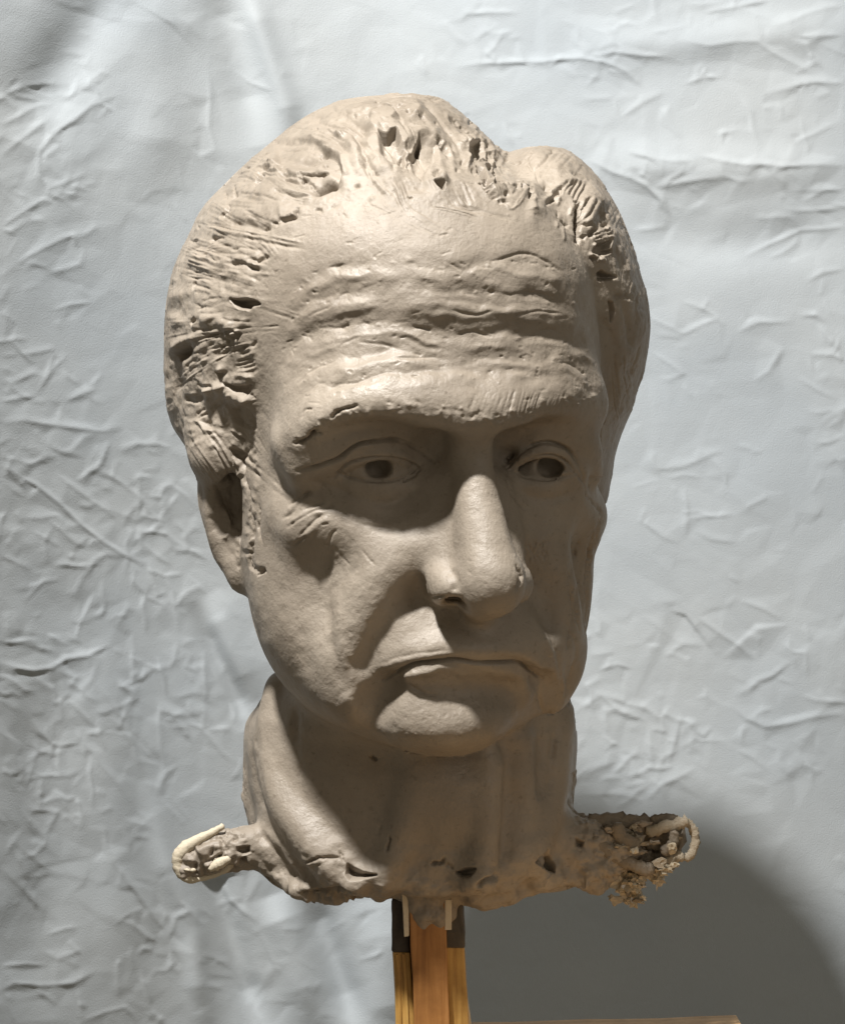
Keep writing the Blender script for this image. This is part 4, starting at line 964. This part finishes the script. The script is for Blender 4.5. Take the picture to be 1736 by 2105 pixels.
def crumple(name, c, r, mat, par, seed=0, sub=3, amp=.35, sq=(1, 1, 1), smooth_shade=False):
    import bmesh
    bm = bmesh.new(); bmesh.ops.create_icosphere(bm, subdivisions=sub, radius=1.0)
    co = np.array([v.co[:] for v in bm.verts])
    rn = np.random.RandomState(seed)
    K = rn.randn(14, 3); K /= np.linalg.norm(K, axis=1)[:, None]
    f = np.abs(co @ K.T + rn.uniform(-.4, .4, 14)[None]).min(1)
    rad = 1 - amp * .5 + amp * 1.6 * np.minimum(f, .5) + rn.randn(len(co)) * amp * .12
    for v, k in zip(bm.verts, rad):
        v.co = (np.array(v.co) * k * r * np.array(sq) + c) * SC + np.array([0, 0, ZOFF])
    me = bpy.data.meshes.new(name); bm.to_mesh(me); bm.free()
    for p in me.polygons: p.use_smooth = smooth_shade
    me.materials.append(mat)
    o = bpy.data.objects.new(name, me); scene.collection.objects.link(o)
    return adopt(o, par)
# ------------------------------------------------------------------ backdrop sheet
SF = {'P': (0, 0, 1), 'a': (0, 0, .36), 'b': (937.5, 0, .46), 'c': (0, 546.9, .2968), 'd': (1210.9, 546.9, .3024), 'e': (0, 1171.9, .315),
      'f': (1132.8, 1132.8, .3474), 'g': (0, 1679.7, .495)}
SHEET_D = -295.0
CREASES = {
 'a': "1190,400 1200,560 1190,730 1230,850 1290,950|1340,400 1420,470 1560,520|0,550 120,500 300,480 400,485|60,540 230,580|0,720 150,640 230,590|280,590 450,520 640,430|0,900 120,800 250,700 330,640|210,890 300,780 420,690 530,600 680,540|50,1070 130,1040|270,1080 380,1040 500,990|0,1300 150,1200 260,1130|270,1130 460,1115|90,1510 230,1430 350,1370 500,1310|30,1480 120,1350|540,700 620,600|350,300 500,320|990,1160 1070,1280|1020,940 1050,1080|350,820 240,900|380,980 430,960",
 'b': "0,300 100,285 300,280 450,265 560,260 640,270 760,320 830,390|600,250 700,235 840,250 940,250|860,150 960,130 1040,110|1040,60 1040,120|980,180 1060,190 1130,205 1250,185 1350,185 1420,240 1500,280 1600,330|1510,170 1620,160 1736,155|70,190 200,100|230,180 290,160|270,190 310,280|0,110 50,60 150,55 290,55|120,220 180,280|120,0 190,40|1380,420 1500,390 1650,370 1736,365|730,520 830,460 930,410|760,680 850,700 980,720 1060,715|1080,690 1180,715 1300,735 1480,745 1620,735 1736,740|590,715 700,770 850,830 920,900 960,970|880,840 980,820 1100,800 1230,800|780,1030 960,1010|1450,935 1600,940 1736,930|1280,1150 1400,1090 1540,1030 1736,1010|1340,980 1490,970 1540,1030|1480,850 1620,850 1736,840|1480,750 1560,850|1500,640 1620,590 1700,550|210,540 230,610 260,660|1260,430 1310,500 1350,650|570,445 700,440|530,325 650,350|1600,440 1680,410|1100,60 1250,30 1400,0|1400,120 1560,60 1736,20|1000,380 1100,350 1180,340|1150,600 1300,560|700,60 800,20",
 'c': "0,80 120,0|0,260 70,130|150,170 280,120|370,310 480,270 640,250|0,630 140,610|150,610 260,600 400,565|260,890 330,770 380,600|0,940 130,920 260,900|440,940 560,890 680,840|0,1080 180,1070 400,1105 600,1130 760,1135 870,1110|140,1245 220,1280|330,1245 430,1290 600,1330|800,1270 950,1230 1080,1230 1200,1260|650,1240 690,1310 740,1345|0,1325 130,1340 260,1390|0,1370 120,1440 280,1540 420,1650 560,1790 700,1900 880,2010 1040,2080|380,1430 480,1510 600,1600 760,1700 820,1780|0,1460 90,1550 190,1610|650,1440 760,1450 880,1530 980,1610 1020,1690 1090,1750|540,1640 600,1670 680,1640|210,1820 340,1900 450,1960|330,1760 450,1850 540,1930 620,1960|100,1700 160,1780|0,2000 130,2060 230,2105|470,2090 600,2070 720,2060|500,1990 510,2070|890,1800 940,1880 1050,1960|930,1850 1050,1840 1200,1870|1010,1600 1120,1600 1160,1700 1160,1800|1120,1500 1140,1590|1130,1510 1230,1490|900,1780 1000,1730 1150,1760|1200,1960 1350,1980 1440,2040|1180,1500 1300,1600 1380,1700|1060,2000 1180,2080",
 'd': "620,235 740,280 860,330|640,470 760,400 880,350|410,580 520,650 640,740|440,470 640,490|580,560 680,540|490,1390 640,1360 800,1290 940,1250|1010,1220 1120,1250|280,1510 480,1450|1400,750 1560,850 1690,910|1530,1210 1620,1210 1736,1150|1620,1215 1736,1410|1500,600 1640,605 1736,640|1460,110 1590,40 1736,20|1590,80 1560,210|1590,210 1640,350|1540,390 1700,570|1470,990 1560,1000 1650,980 1700,1040 1600,1120|700,1790 830,1860 1010,1880|370,1750 500,1840 620,1890|660,1720 1000,1690|1000,450 1150,380 1390,380|700,900 640,800|1040,20 1110,130",
 'e': "150,220 280,80 400,60|0,470 150,480 370,530|0,600 100,640 220,660 340,640 440,580 580,560 720,490|90,260 120,440|330,410 380,500|850,40 950,160 1060,230 1070,320|1080,30 1130,140 1150,300 1170,420|930,160 940,300 950,420|510,370 600,310 700,260|870,500 870,740|1020,560 1060,700 1090,830|780,770 900,720 1000,670|850,830 830,960 860,1100 900,1250 920,1380|640,740 740,880 810,980|710,950 800,1040 860,1130 880,1110|1040,850 1040,1000 1050,1180 1080,1300|1050,850 1120,930 1200,1040 1260,1130|1200,990 1320,1030 1450,1190 1560,1290|1330,1040 1450,1040 1520,1050|1180,620 1310,660|1180,640 1270,740|1370,620 1470,800 1540,960 1590,1040|1290,490 1380,480|1280,450 1380,470|0,960 50,1080 100,1210 140,1330 170,1430|190,940 300,920|200,960 260,1060 340,1130 390,1150 540,1130|340,970 345,1120|390,1150 380,1300 440,1470|160,1280 250,1200 380,1150|180,1370 270,1340 370,1325|540,1120 600,1180 640,1250 760,1380 870,1530|630,950 650,1060 700,1200|540,1070 600,1070|350,1430 420,1540 440,1590|350,1430 440,1500 510,1480|190,1500 220,1570 400,1580|510,1480 530,1600 520,1700|440,1600 510,1690|550,1310 470,1420|0,1320 130,1330|140,1550 260,1730|640,1590 740,1550|600,1200 600,1560|1050,1500 1160,1620|1130,1500 1250,1650|900,1560 1000,1720|80,700 180,810|390,720 440,840|0,830 80,800 150,840|540,670 440,770|1220,30 1360,170|1390,120 1560,320|760,130 800,200|0,1550 140,1690",
 'f': "530,380 640,450 720,520|690,600 780,550 900,560|860,390 1000,490 1110,560 1200,640|1110,290 1250,340 1370,410|270,710 390,670 480,700|190,810 300,745|110,970 290,850 420,960 570,1010|290,850 420,890 530,920 570,1000|530,920 580,940 620,980 580,1010|220,600 390,595|430,560 530,550|1070,920 1160,1000 1260,1040 1400,1020 1560,980 1736,960|1550,950 1640,900 1736,860|1130,870 1220,770 1310,740 1420,650|1360,540 1430,600 1500,600 1510,750|800,990 850,1060 910,1100|760,1170 850,1110 1050,1120|680,1280 730,1130 770,960|410,1180 470,1195 530,1170|310,1190 380,1130|160,1370 260,1290 390,1240|560,1480 660,1380 740,1350 860,1280|140,1440 400,1440 550,1480|620,1300 650,1370|470,1230 500,1340|850,1230 920,1300|1090,1170 1200,1230 1290,1300|1430,1110 1480,1180|1050,720 1150,790|1680,790 1736,840|1320,750 1440,790|580,1010 580,1200 620,1300|310,900 330,1100",
 'g': "0,210 100,300 180,390|60,130 110,250 210,230|90,70 100,140 210,220|130,0 180,80 240,10|430,60 470,180 540,280 620,390 690,480 760,620|640,300 700,420 760,520|510,50 540,130|900,250 960,350 1080,440|930,400 980,370|820,570 900,590 980,640|860,650 980,665|980,560 1040,700|1080,480 1130,600 1190,610|0,620 110,610 200,620|0,720 60,690 160,700 300,690 400,640|170,550 240,590 340,560|580,540 640,550|640,570 700,570|690,600 750,650|520,650 550,730|320,710 340,810|340,850 440,810 520,790 580,859|580,620 620,790 680,859|970,700 1090,859|1230,590 1320,640|1320,820 1410,830|1480,600 1600,560|1350,480 1450,420",
}
def build_sheet():
    st = 4.4
    us = np.concatenate([np.arange(-700, -40, 14.0), np.arange(-40, 1780, 3.6), np.arange(1780, 2600, 14.0)]); vs = np.concatenate([np.arange(-280, -40, 12.0), np.arange(-40, 2150, 3.6), np.arange(2150, 2400, 12.0)])
    U, Vv = np.meshgrid(us, vs, indexing='ij')
    H_ = np.zeros_like(U)
    nu, nv = U.shape
    rn = np.random.RandomState(5); k = 0
    def nz(s, o): return vnoise(np.stack([U.ravel() / s + o, Vv.ravel() / s + o * 1.7, np.full(U.size, o * .31)], 1)).reshape(U.shape)
    # hang: the left third swings towards the viewer
    t = np.clip((820 - U) / 820, 0, 1.2)
    H_ += 125 * t ** 1.7
    H_ += -10 * np.clip((U - 1250) / 500, 0, 1.6) ** 1.5
    # soft large folds
    def fold(pts, w, d, asym=0.0):
        p = spline(np.array(pts, float), 6)
        best = np.full(U.shape, 1e18); sd = np.zeros(U.shape); par = np.zeros(U.shape); nseg = len(p) - 1
        for k_, (a, b) in enumerate(zip(p[:-1], p[1:])):
            dx, dy = b - a; q = np.clip(((U - a[0]) * dx + (Vv - a[1]) * dy) / (dx * dx + dy * dy + 1e-9), 0, 1)
            ex, ey = U - a[0] - q * dx, Vv - a[1] - q * dy
            r = ex * ex + ey * ey; m = r < best; best[m] = r[m]; sd[m] = np.sign(dx * ey - dy * ex)[m]; par[m] = ((k_ + q) / nseg)[m]
        r = np.sqrt(best)
        H_[...] += np.clip(np.minimum(par, 1 - par) * 4, 0, 1) * d * np.exp(-(r / w) ** 2) * (1 + asym * np.tanh(sd * r / (w * .5)))
    fold([(500, -60), (530, 40), (560, 130), (590, 220), (600, 300)], 26, 4.5)
    fold([(430, -60), (470, 60), (500, 170), (530, 300)], 40, -5)
    fold([(200, -60), (170, 60), (110, 160), (60, 300)], 60, -6); fold([(330, -60), (320, 80), (330, 240), (300, 420)], 70, 4)
    fold([(394, 1235), (440, 1340), (480, 1420), (510, 1500)], 22, -4.5); fold([(430, 1220), (480, 1330), (530, 1440)], 30, 3)
    fold([(300, 1600), (346, 1779), (396, 1902), (411, 2026), (440, 2130)], 26, 5)
    fold([(440, 1780), (445, 1828), (495, 2001), (540, 2120)], 34, -8); fold([(560, 1840), (600, 1950), (650, 2120)], 40, 6)
    fold([(630, 1830), (680, 1960), (740, 2130)], 32, -7); fold([(760, 1850), (790, 2000), (820, 2130)], 50, 4)
    fold([(180, 1250), (220, 1500), (250, 1800), (260, 2150)], 60, 4); fold([(60, 1400), (90, 1700), (100, 2100)], 60, -4)
    fold([(1160, 100), (1360, 90), (1560, 70), (1800, 60)], 40, 3); fold([(1200, 330), (1450, 345), (1780, 340)], 46, 3); fold([(1250, 460), (1500, 500), (1800, 470)], 50, -3)
    H_ += 1.6 * nz(260, 3.3) + .5 * nz(120, 8.1)
    # facets of a sheet that has been crumpled and shaken out: the traced creases are kept as edges of the net
    from mathutils.geometry import delaunay_2d_cdt
    def net(pts, edges, hh):
        res = delaunay_2d_cdt([Vector(p) for p in pts], edges, [], 0, 1e-4)
        vco = np.array([v[:] for v in res[0]]); org = [list(o) for o in res[3]]
        hv = np.array([np.mean([hh[q] for q in o]) if o else .6 for o in org]); Fc = np.zeros_like(U)
        for tri in res[2]:
            a, b_, c_ = vco[list(tri)]
            i0, i1 = np.searchsorted(us, [min(a[0], b_[0], c_[0]), max(a[0], b_[0], c_[0])]); j0, j1 = np.searchsorted(vs, [min(a[1], b_[1], c_[1]), max(a[1], b_[1], c_[1])])
            if i1 <= i0 or j1 <= j0: continue
            x, y = U[i0:i1, j0:j1], Vv[i0:i1, j0:j1]
            den = (b_[1] - c_[1]) * (a[0] - c_[0]) + (c_[0] - b_[0]) * (a[1] - c_[1])
            if abs(den) < 1e-9: continue
            l1 = ((b_[1] - c_[1]) * (x - c_[0]) + (c_[0] - b_[0]) * (y - c_[1])) / den
            l2 = ((c_[1] - a[1]) * (x - c_[0]) + (a[0] - c_[0]) * (y - c_[1])) / den
            l3 = 1 - l1 - l2
            m_ = (l1 >= -1e-6) & (l2 >= -1e-6) & (l3 >= -1e-6)
            Fc[i0:i1, j0:j1][m_] = (l1 * hv[tri[0]] + l2 * hv[tri[1]] + l3 * hv[tri[2]])[m_]
        return Fc
    pts, edges, hh = [], [], []
    runs = [np.array([[float(q) for q in w.split(',')] for w in s.split()]) * SF[fr][2] + np.array(SF[fr][:2]) for fr, txt in CREASES.items() for s in txt.split('|')]
    tips = np.vstack(runs)
    for _ in range(430):                              # lesser creases branching off the main ones
        e = tips[rn.randint(len(tips))] + rn.randn(2) * 26
        if 380 < e[0] < 760 and e[1] < 500: continue
        a = rn.uniform(0, 6.28); q = [e]
        for _k in range(rn.randint(1, 4)):
            a += rn.randn() * .45; q.append(q[-1] + rn.uniform(14, 40) * np.array([math.cos(a), math.sin(a)]))
        runs.append(np.array(q))
    if True:
        for p in runs:
            q = [p[0]]
            for e, f in zip(p[:-1], p[1:]):          # break long runs and let them wander a little
                m_ = max(1, int(np.hypot(*(f - e)) / 34))
                for t_ in range(1, m_ + 1): q.append(e + (f - e) * t_ / m_ + (rn.randn(2) * 2.2 if t_ < m_ else 0))
            L = sum(np.hypot(*(y - x)) for x, y in zip(q[:-1], q[1:])); d = min(1.0, .32 + L * .0028) * rn.uniform(.65, 1.2)
            k0 = len(pts); p = np.array(q); w = rn.uniform(4, 7); wb = w * rn.uniform(1.2, 2.6); dd = min(.5, .22 + L * .001) * rn.uniform(.6, 1.3)
            i0, i1 = np.searchsorted(us, [p[:, 0].min() - 25, p[:, 0].max() + 25]); j0, j1 = np.searchsorted(vs, [p[:, 1].min() - 25, p[:, 1].max() + 25])
            x, y = U[i0:i1, j0:j1], Vv[i0:i1, j0:j1]; best = np.full(x.shape, 1e18); sd = np.zeros(x.shape); par = np.zeros(x.shape); acc = 0
            for e, f in zip(p[:-1], p[1:]):
                dx, dy = f - e; l = math.hypot(dx, dy) + 1e-9; t_ = np.clip(((x - e[0]) * dx + (y - e[1]) * dy) / (l * l), 0, 1)
                ex, ey = x - e[0] - t_ * dx, y - e[1] - t_ * dy; r = ex * ex + ey * ey; m_ = r < best
                best[m_] = r[m_]; sd[m_] = np.sign(dx * ey - dy * ex)[m_]; par[m_] = ((acc + t_ * l) / L)[m_]; acc += l
            H_[i0:i1, j0:j1] += dd * np.clip(np.minimum(par, 1 - par) * 4, 0, 1) * np.maximum(0, 1 - np.sqrt(best) / np.where(sd > 0, w, wb))
            for t_, e in enumerate(q):
                pts.append(tuple(e)); hh.append(d * (.25 if t_ in (0, len(q) - 1) else rn.uniform(.8, 1.15)))
                if t_: edges.append((k0 + t_ - 1, k0 + t_))
    n0 = len(pts); tr = np.array(pts)
    for e in np.stack([rn.uniform(-760, 2660, 7000), rn.uniform(-340, 2460, 7000)], 1):
        if np.min(np.abs(tr - e).sum(1)) > 15: pts.append(tuple(e)); hh.append(rn.randn() * .17)
    calm = np.exp(-(((U - 600) / 260) ** 2 + ((Vv - 150) / 300) ** 2)) + .5 * np.exp(-(((U - 1430) / 170) ** 2 + ((Vv - 900) / 230) ** 2))
    calm = np.clip(1 - .7 * calm, .15, 1)
    H_ += net(pts, edges, np.array(hh)) * (.55 + .45 * calm)
    r2 = np.random.RandomState(2)
    for n, amp in ((1000, .45), (9000, .10)):
        H_ += net(np.stack([r2.uniform(-760, 2660, n), r2.uniform(-340, 2460, n)], 1), [], r2.randn(n) * amp) * np.clip(.6 + .8 * nz(190, 5.5 + n), .15, 1.2) * calm
    # take the knife edge off
    for _ in range(1):
        B_ = H_.copy(); B_[1:-1, 1:-1] = (H_[1:-1, 1:-1] * 4 + H_[:-2, 1:-1] + H_[2:, 1:-1] + H_[1:-1, :-2] + H_[1:-1, 2:]) / 8; H_ = B_
    D = SHEET_D + H_
    kk = (CAM_D - D) / CAM_D / PXMM
    V = np.stack([(U - 868) * kk, -D, (1052.5 - Vv) * kk], -1).reshape(-1, 3)
    I = np.arange(nu * nv).reshape(nu, nv)
    Q = np.stack([I[:-1, :-1], I[:-1, 1:], I[1:, 1:], I[1:, :-1]], -1).reshape(-1, 4)
    o = mesh_obj("backdrop_sheet", V, Q, CLOTH)
    o["label"] = "pale blue-grey crumpled cloth sheet hanging behind the clay head"; o["category"] = "sheet"
    return o
# ------------------------------------------------------------------ the bust
build_sheet()
sculpt()
V, Q = surface_nets(G)
V = smooth(V, Q, 2)
# the half that faces the viewer is refined twice; the far half stays coarse
Nn = normals(V, Q)
M = Marks(V, Nn)
near = M.vis[Q].any(1)
def sub_mesh(V, q):
    ids, inv = np.unique(q, return_inverse=True)
    return V[ids], inv.reshape(-1, 4)
def border(Q, n):
    e = np.stack([Q, np.roll(Q, -1, 1)], 2).reshape(-1, 2); e = np.sort(e, 1).astype(np.int64)
    u, c = np.unique(e[:, 0] * n + e[:, 1], return_counts=True); u = u[c == 1]
    m = np.zeros(n, bool); m[u // n] = True; m[u % n] = True
    return m
VB, QB = sub_mesh(V, Q[~near])
V, Q = sub_mesh(V, Q[near])
for _ in range(2):
    V, Q = subdivide(V, Q)
    V = smooth(V, Q, 2, .5, (~border(Q, len(V))).astype(float))
bord = border(Q, len(V))
Nn = normals(V, Q)
M = Marks(V, Nn)
HM = inside_px(M.u, M.v, HAIR_FRONT, 30.0) * (M.v < 1060)
hair_marks(M); face_marks(M)
M.d *= .85
flow_hair(M, HM)
M.d *= np.clip(M.face * 3.0 + .1, .25, 1)       # keep the outline calm
stub = np.clip((np.abs(V[:, 0] + 6) - 62) / 4, 0, 1) * (V[:, 2] < -100)
base = np.clip((-118 - V[:, 2]) / 16, 0, 1)
n1 = vnoise(V * .07); n2 = vnoise(V * .28 + 5); n3 = vnoise(V * .8 + 11)
M.d += n1 * .45 + vnoise(V * .15 + 15) * .22 + n2 * (.12 + .2 * HM + 1.1 * stub + .5 * base) + n3 * (.05 + .08 * HM + .5 * stub + .15 * base)
M.d += vnoise(V * .11 + 31) * base * 2.6 + vnoise(V * .26 + 61) * base * 1.0
M.d[bord] = 0
V = V + Nn * np.clip(M.d, -12, 4)[:, None]
V = smooth(V, Q, 1, .25, (~bord).astype(float))
# one list of vertices again, far half last
M.u = np.concatenate([M.u, project(VB)[0]]); M.v = np.concatenate([M.v, project(VB)[1]]); M.vis = np.concatenate([M.vis, np.zeros(len(VB), bool)])
Nn = np.vstack([normals(V, Q), normals(VB, QB)])
Q = np.vstack([Q, QB + len(V)]); V = np.vstack([V, VB])

bust = root("clay_bust", (V[:, 0].mean() * SC, 0, ZOFF - .148), "grey-brown clay portrait head of a frowning man, mounted on the wooden post", "sculpture")
cu, cv = M.u[Q].mean(1), M.v[Q].mean(1)
vis = M.vis[Q].sum(1) >= 2
hp = (V[Q].mean(1) - HO) @ HB
def inp(pts): return inside_px(cu, cv, pts, .1) > .5
part = np.zeros(len(Q), int)                                   # 0 face
hairf = (inside_px(cu, cv, HAIR_FRONT, .1) > .5) & (cv < 1000)
part[np.where(vis, hairf, (hp[:, 1] < 30) & (hp[:, 2] > -28))] = 1
jaw = [(300, 1368), (567, 1368), (640, 1430), (720, 1490), (775, 1522), (850, 1548), (960, 1552), (1060, 1522), (1120, 1490), (1170, 1466), (1500, 1466), (1500, 2200), (300, 2200)]
part[inp(jaw)] = 2
part[(hp[:, 0] < -55) & (cu < 530) & (cv > 925) & (cv < 1228) & (hp[:, 1] < 26) & (hp[:, 1] > -24) & (cu > 380) & inp([(395, 930), (500, 925), (505, 1000), (512, 1080), (522, 1160), (524, 1228), (480, 1228), (395, 1100)])] = 3
part[vis & (part == 0) & inp([(935, 955), (965, 938), (1000, 950), (1030, 1040), (1055, 1130), (1080, 1175), (1080, 1215), (1060, 1240), (985, 1268), (935, 1255), (888, 1250), (876, 1210), (885, 1175), (905, 1150), (905, 1060)])] = 4
part[vis & (part == 0) & inp([(690, 975), (720, 945), (775, 930), (830, 938), (868, 962), (820, 992), (778, 998), (735, 992)])] = 5
part[vis & (part == 0) & inp([(1042, 967), (1078, 938), (1130, 926), (1168, 942), (1190, 975), (1165, 988), (1130, 994), (1082, 988)])] = 6
part[vis & (part == 0) & inp([(790, 1398), (850, 1352), (920, 1345), (981, 1350), (1050, 1345), (1090, 1360), (1122, 1395), (1060, 1402), (980, 1400), (900, 1398), (840, 1402)])] = 7
def piece(name, k, par):
    q = Q[part == k]
    ids, inv = np.unique(q, return_inverse=True)
    o = mesh_obj(name, V[ids], inv.reshape(-1, 4), CLAY, None, Nn[ids])
    return adopt(o, par)
face = piece("face", 0, bust)
hair = piece("hair", 1, bust); hair["label"] = "swept back clay hair with torn and combed strands"
neck = piece("neck", 2, bust); neck["label"] = "clay neck with a ragged broken lower edge"
for nm, k in (("ear", 3), ("nose", 4), ("eye", 5), ("eye", 6), ("mouth", 7)): piece(nm, k, face)

# left shoulder rod end: cream tubing bent round the clay
HF = lambda pts, D: [P(343.75 + .144 * x, 1656.25 + .144 * y, D) for x, y in pts]
tube_mesh("tubing_loop", HF([(800, 290), (650, 380), (450, 480), (280, 590), (180, 700), (160, 830), (200, 960), (320, 1045), (480, 1035), (700, 975), (840, 900), (905, 820), (910, 720)], 6),
          [1.2, 1.5, 2.0, 2.6, 2.6, 2.3, 2.1, 1.7, 1.2, 1.2, 1.4, 1.5, .8], CREAM, bust, rough=.1, seed=3)["label"] = "cream tubing bent in a loop"
tube_mesh("tubing_end", HF([(600, 905), (680, 860), (780, 805), (890, 750)], 10), [1.2, 1.9, 2.0, 1.4], CREAM, bust, seed=4)
for i, (x, y) in enumerate(((280, 915), (370, 920))): crumple("plaster_crumb", HF([(x, y)], 9)[0], 1.3, CREAM, bust, 20 + i, 2, .8, (1.3, .7, .8), smooth_shade=True)
# right shoulder rod end: muddy cords and crumpled plastic
EF = lambda pts, D: [P(859.4 + .36 * x, 1367 + .36 * y, D) for x, y in pts]
CORDS = [([(980, 905), (1100, 892), (1220, 905), (1345, 918)], 4, 2.4, TAUPE), ([(1310, 955), (1400, 928), (1470, 912), (1530, 892)], 8, 2.6, BEIGE), ([(1335, 893), (1400, 880), (1475, 890)], 5, 1.6, TAUPE),
         ([(1530, 892), (1568, 940), (1578, 1010), (1560, 1080), (1520, 1105)], 6, 1.9, BEIGE), ([(990, 1000), (1080, 1060), (1150, 1108), (1230, 1140), (1290, 1168), (1335, 1162)], 11, 1.8, TAUPE),
         ([(1130, 915), (1165, 990), (1245, 1035)], 11, 1.9, TAUPE), ([(1345, 1155), (1420, 1122), (1505, 1088)], 8, 2.4, BEIGE), ([(1395, 1075), (1448, 1022), (1462, 955)], 10, 1.3, TAUPE),
         ([(1240, 960), (1330, 950), (1440, 985), (1500, 1000)], 2, 3.2, TAUPE), ([(1150, 1050), (1260, 1090), (1380, 1110), (1470, 1060)], 1, 3.4, TAUPE), ([(1040, 960), (1120, 1000), (1190, 1060)], 4, 2.8, TAUPE)]
for i, (p, D, r, mt) in enumerate(CORDS): tube_mesh("cord", EF(p, D), r * (1.4 if mt is TAUPE else .85), mt, bust, seed=70 + i, rough=.24 if mt is TAUPE else .3, flat=.55)
for i, (x, y, D, r) in enumerate(((1080, 960, 8, 4.5), (1150, 1000, 6, 5.5), (1250, 960, 4, 5), (1340, 1000, 2, 5.5), (1180, 1120, 5, 5), (1300, 1100, 3, 5), (1420, 1030, 2, 5), (1100, 1080, 6, 5))):
    crumple("clay_lump", EF([(x, y)], D)[0], r, TAUPE, bust, 130 + i, 3, .9, (1.2, .8, 1.0), True)
crumple("plaster_crumb", EF([(1230, 1060)], 13)[0], 2.6, CREAM, bust, 91, 2, .9, (1, .8, .8))
for i, (x, y, D, r, sq) in enumerate(((1190, 1230, 4, 6.4, (1.1, .8, 1.0)), (1215, 1320, 3, 4.6, (1.0, .8, 1.0)), (1140, 1200, 2, 4.2, (1, .8, 1)), (1390, 1165, 9, 3.6, (1.4, .8, .8)), (1365, 1205, 5, 3.6, (1, .7, 1.3)), (1270, 1190, 6, 4.0, (1.2, .8, .8)), (1240, 1250, 7, 3.6, (1, .8, 1)))):
    crumple("crumpled_plastic", EF([(x, y)], D)[0], r * 1.4, PLASTIC, bust, 100 + i, 3, 1.1, sq)

rr = random.Random(12)
for i in range(34):
    x = rr.uniform(1070, 1500); y = rr.uniform(900, 1150)
    crumple("torn_flake", EF([(x, y)], rr.uniform(5, 13))[0], rr.uniform(1.8, 3.8), rr.choice([TAUPE, TAUPE, CLAY_DRY, BEIGE, PLASTIC]), bust, 160 + i, 2, 1.2, (rr.uniform(.8, 1.8), .5, rr.uniform(.4, 1.2)))
for i in range(9):
    crumple("torn_flake", EF([(rr.uniform(1110, 1290), rr.uniform(1180, 1370))], rr.uniform(4, 10))[0], rr.uniform(1.8, 3.4), rr.choice([PLASTIC, BEIGE, TAUPE]), bust, 190 + i, 2, 1.2, (rr.uniform(.8, 1.6), .5, rr.uniform(.4, 1.2)))
# ------------------------------------------------------------------ post and board
post = root("armature_post", P(886, 2300, 8) * SC + np.array([0, 0, ZOFF]), "stained wooden post of three strips with dark tops, holding up the clay bust", "post")
prism("middle_strip", [(838, 1800), (914, 1800), (929, 2300), (860, 2300)], 22, 2, WOOD_RED, post, .6, 6, .25, 1)["label"] = "reddish brown middle strip"
prism("side_strip", [(807, 1958), (843, 1958), (864, 2300), (823, 2300)], 18, -4, WOOD_GOLD, post, .7, 6, .3, 2)
prism("fluting", [(826, 1962), (833, 1962), (849, 2300), (842, 2300)], 18.8, 12, WOOD_GOLD, post, .3, 6, .15, 3)
prism("fluting", [(812, 1962), (819, 1962), (835, 2300), (828, 2300)], 18.6, 12, WOOD_GOLD, post, .3, 6, .15, 4)
prism("side_strip", [(912, 1948), (954, 1948), (972, 2300), (925, 2300)], 18, -4, WOOD_GOLD, post, .7, 6, .3, 5)
prism("dark_cap", [(805, 1850), (840, 1846), (842, 1960), (806, 1960)], 18.6, -4.5, WOOD_DARK, post, .9, 6, .35, 6)
prism("dark_cap", [(914, 1840), (953, 1846), (955, 1947), (915, 1950)], 18.6, -4.5, WOOD_GREY, post, .9, 6, .35, 7)
prism("shim", [(826, 1836), (839, 1836), (841, 1924), (831, 1926)], 22.5, 8, SHIM, post, .3, 6, .12, 8)
prism("shim", [(914, 1850), (928, 1850), (928, 1912), (914, 1912)], 22.5, 8, SHIM, post, .3, 6, .12, 9)
prism("splinter", [(957, 2060), (962, 2058), (969, 2110), (960, 2115)], 16, 8, SHIM, post, .3, 4, .3, 10)
board = prism("wooden_board", [(1013, 2546), (1788, 2528), (1792, 2640), (1016, 2650)], 240, -40, WOOD_PALE, None, .8, 6, .4, 11)  # front stretch lies out of view, lengthened for warm bounce onto the neck
board["label"] = "pale wooden board crossing the bottom edge right of the post"; board["category"] = "board"
print("TRIS", sum(len(o.data.loops) - 2 * len(o.data.polygons) for o in scene.objects if o.type == 'MESH'))
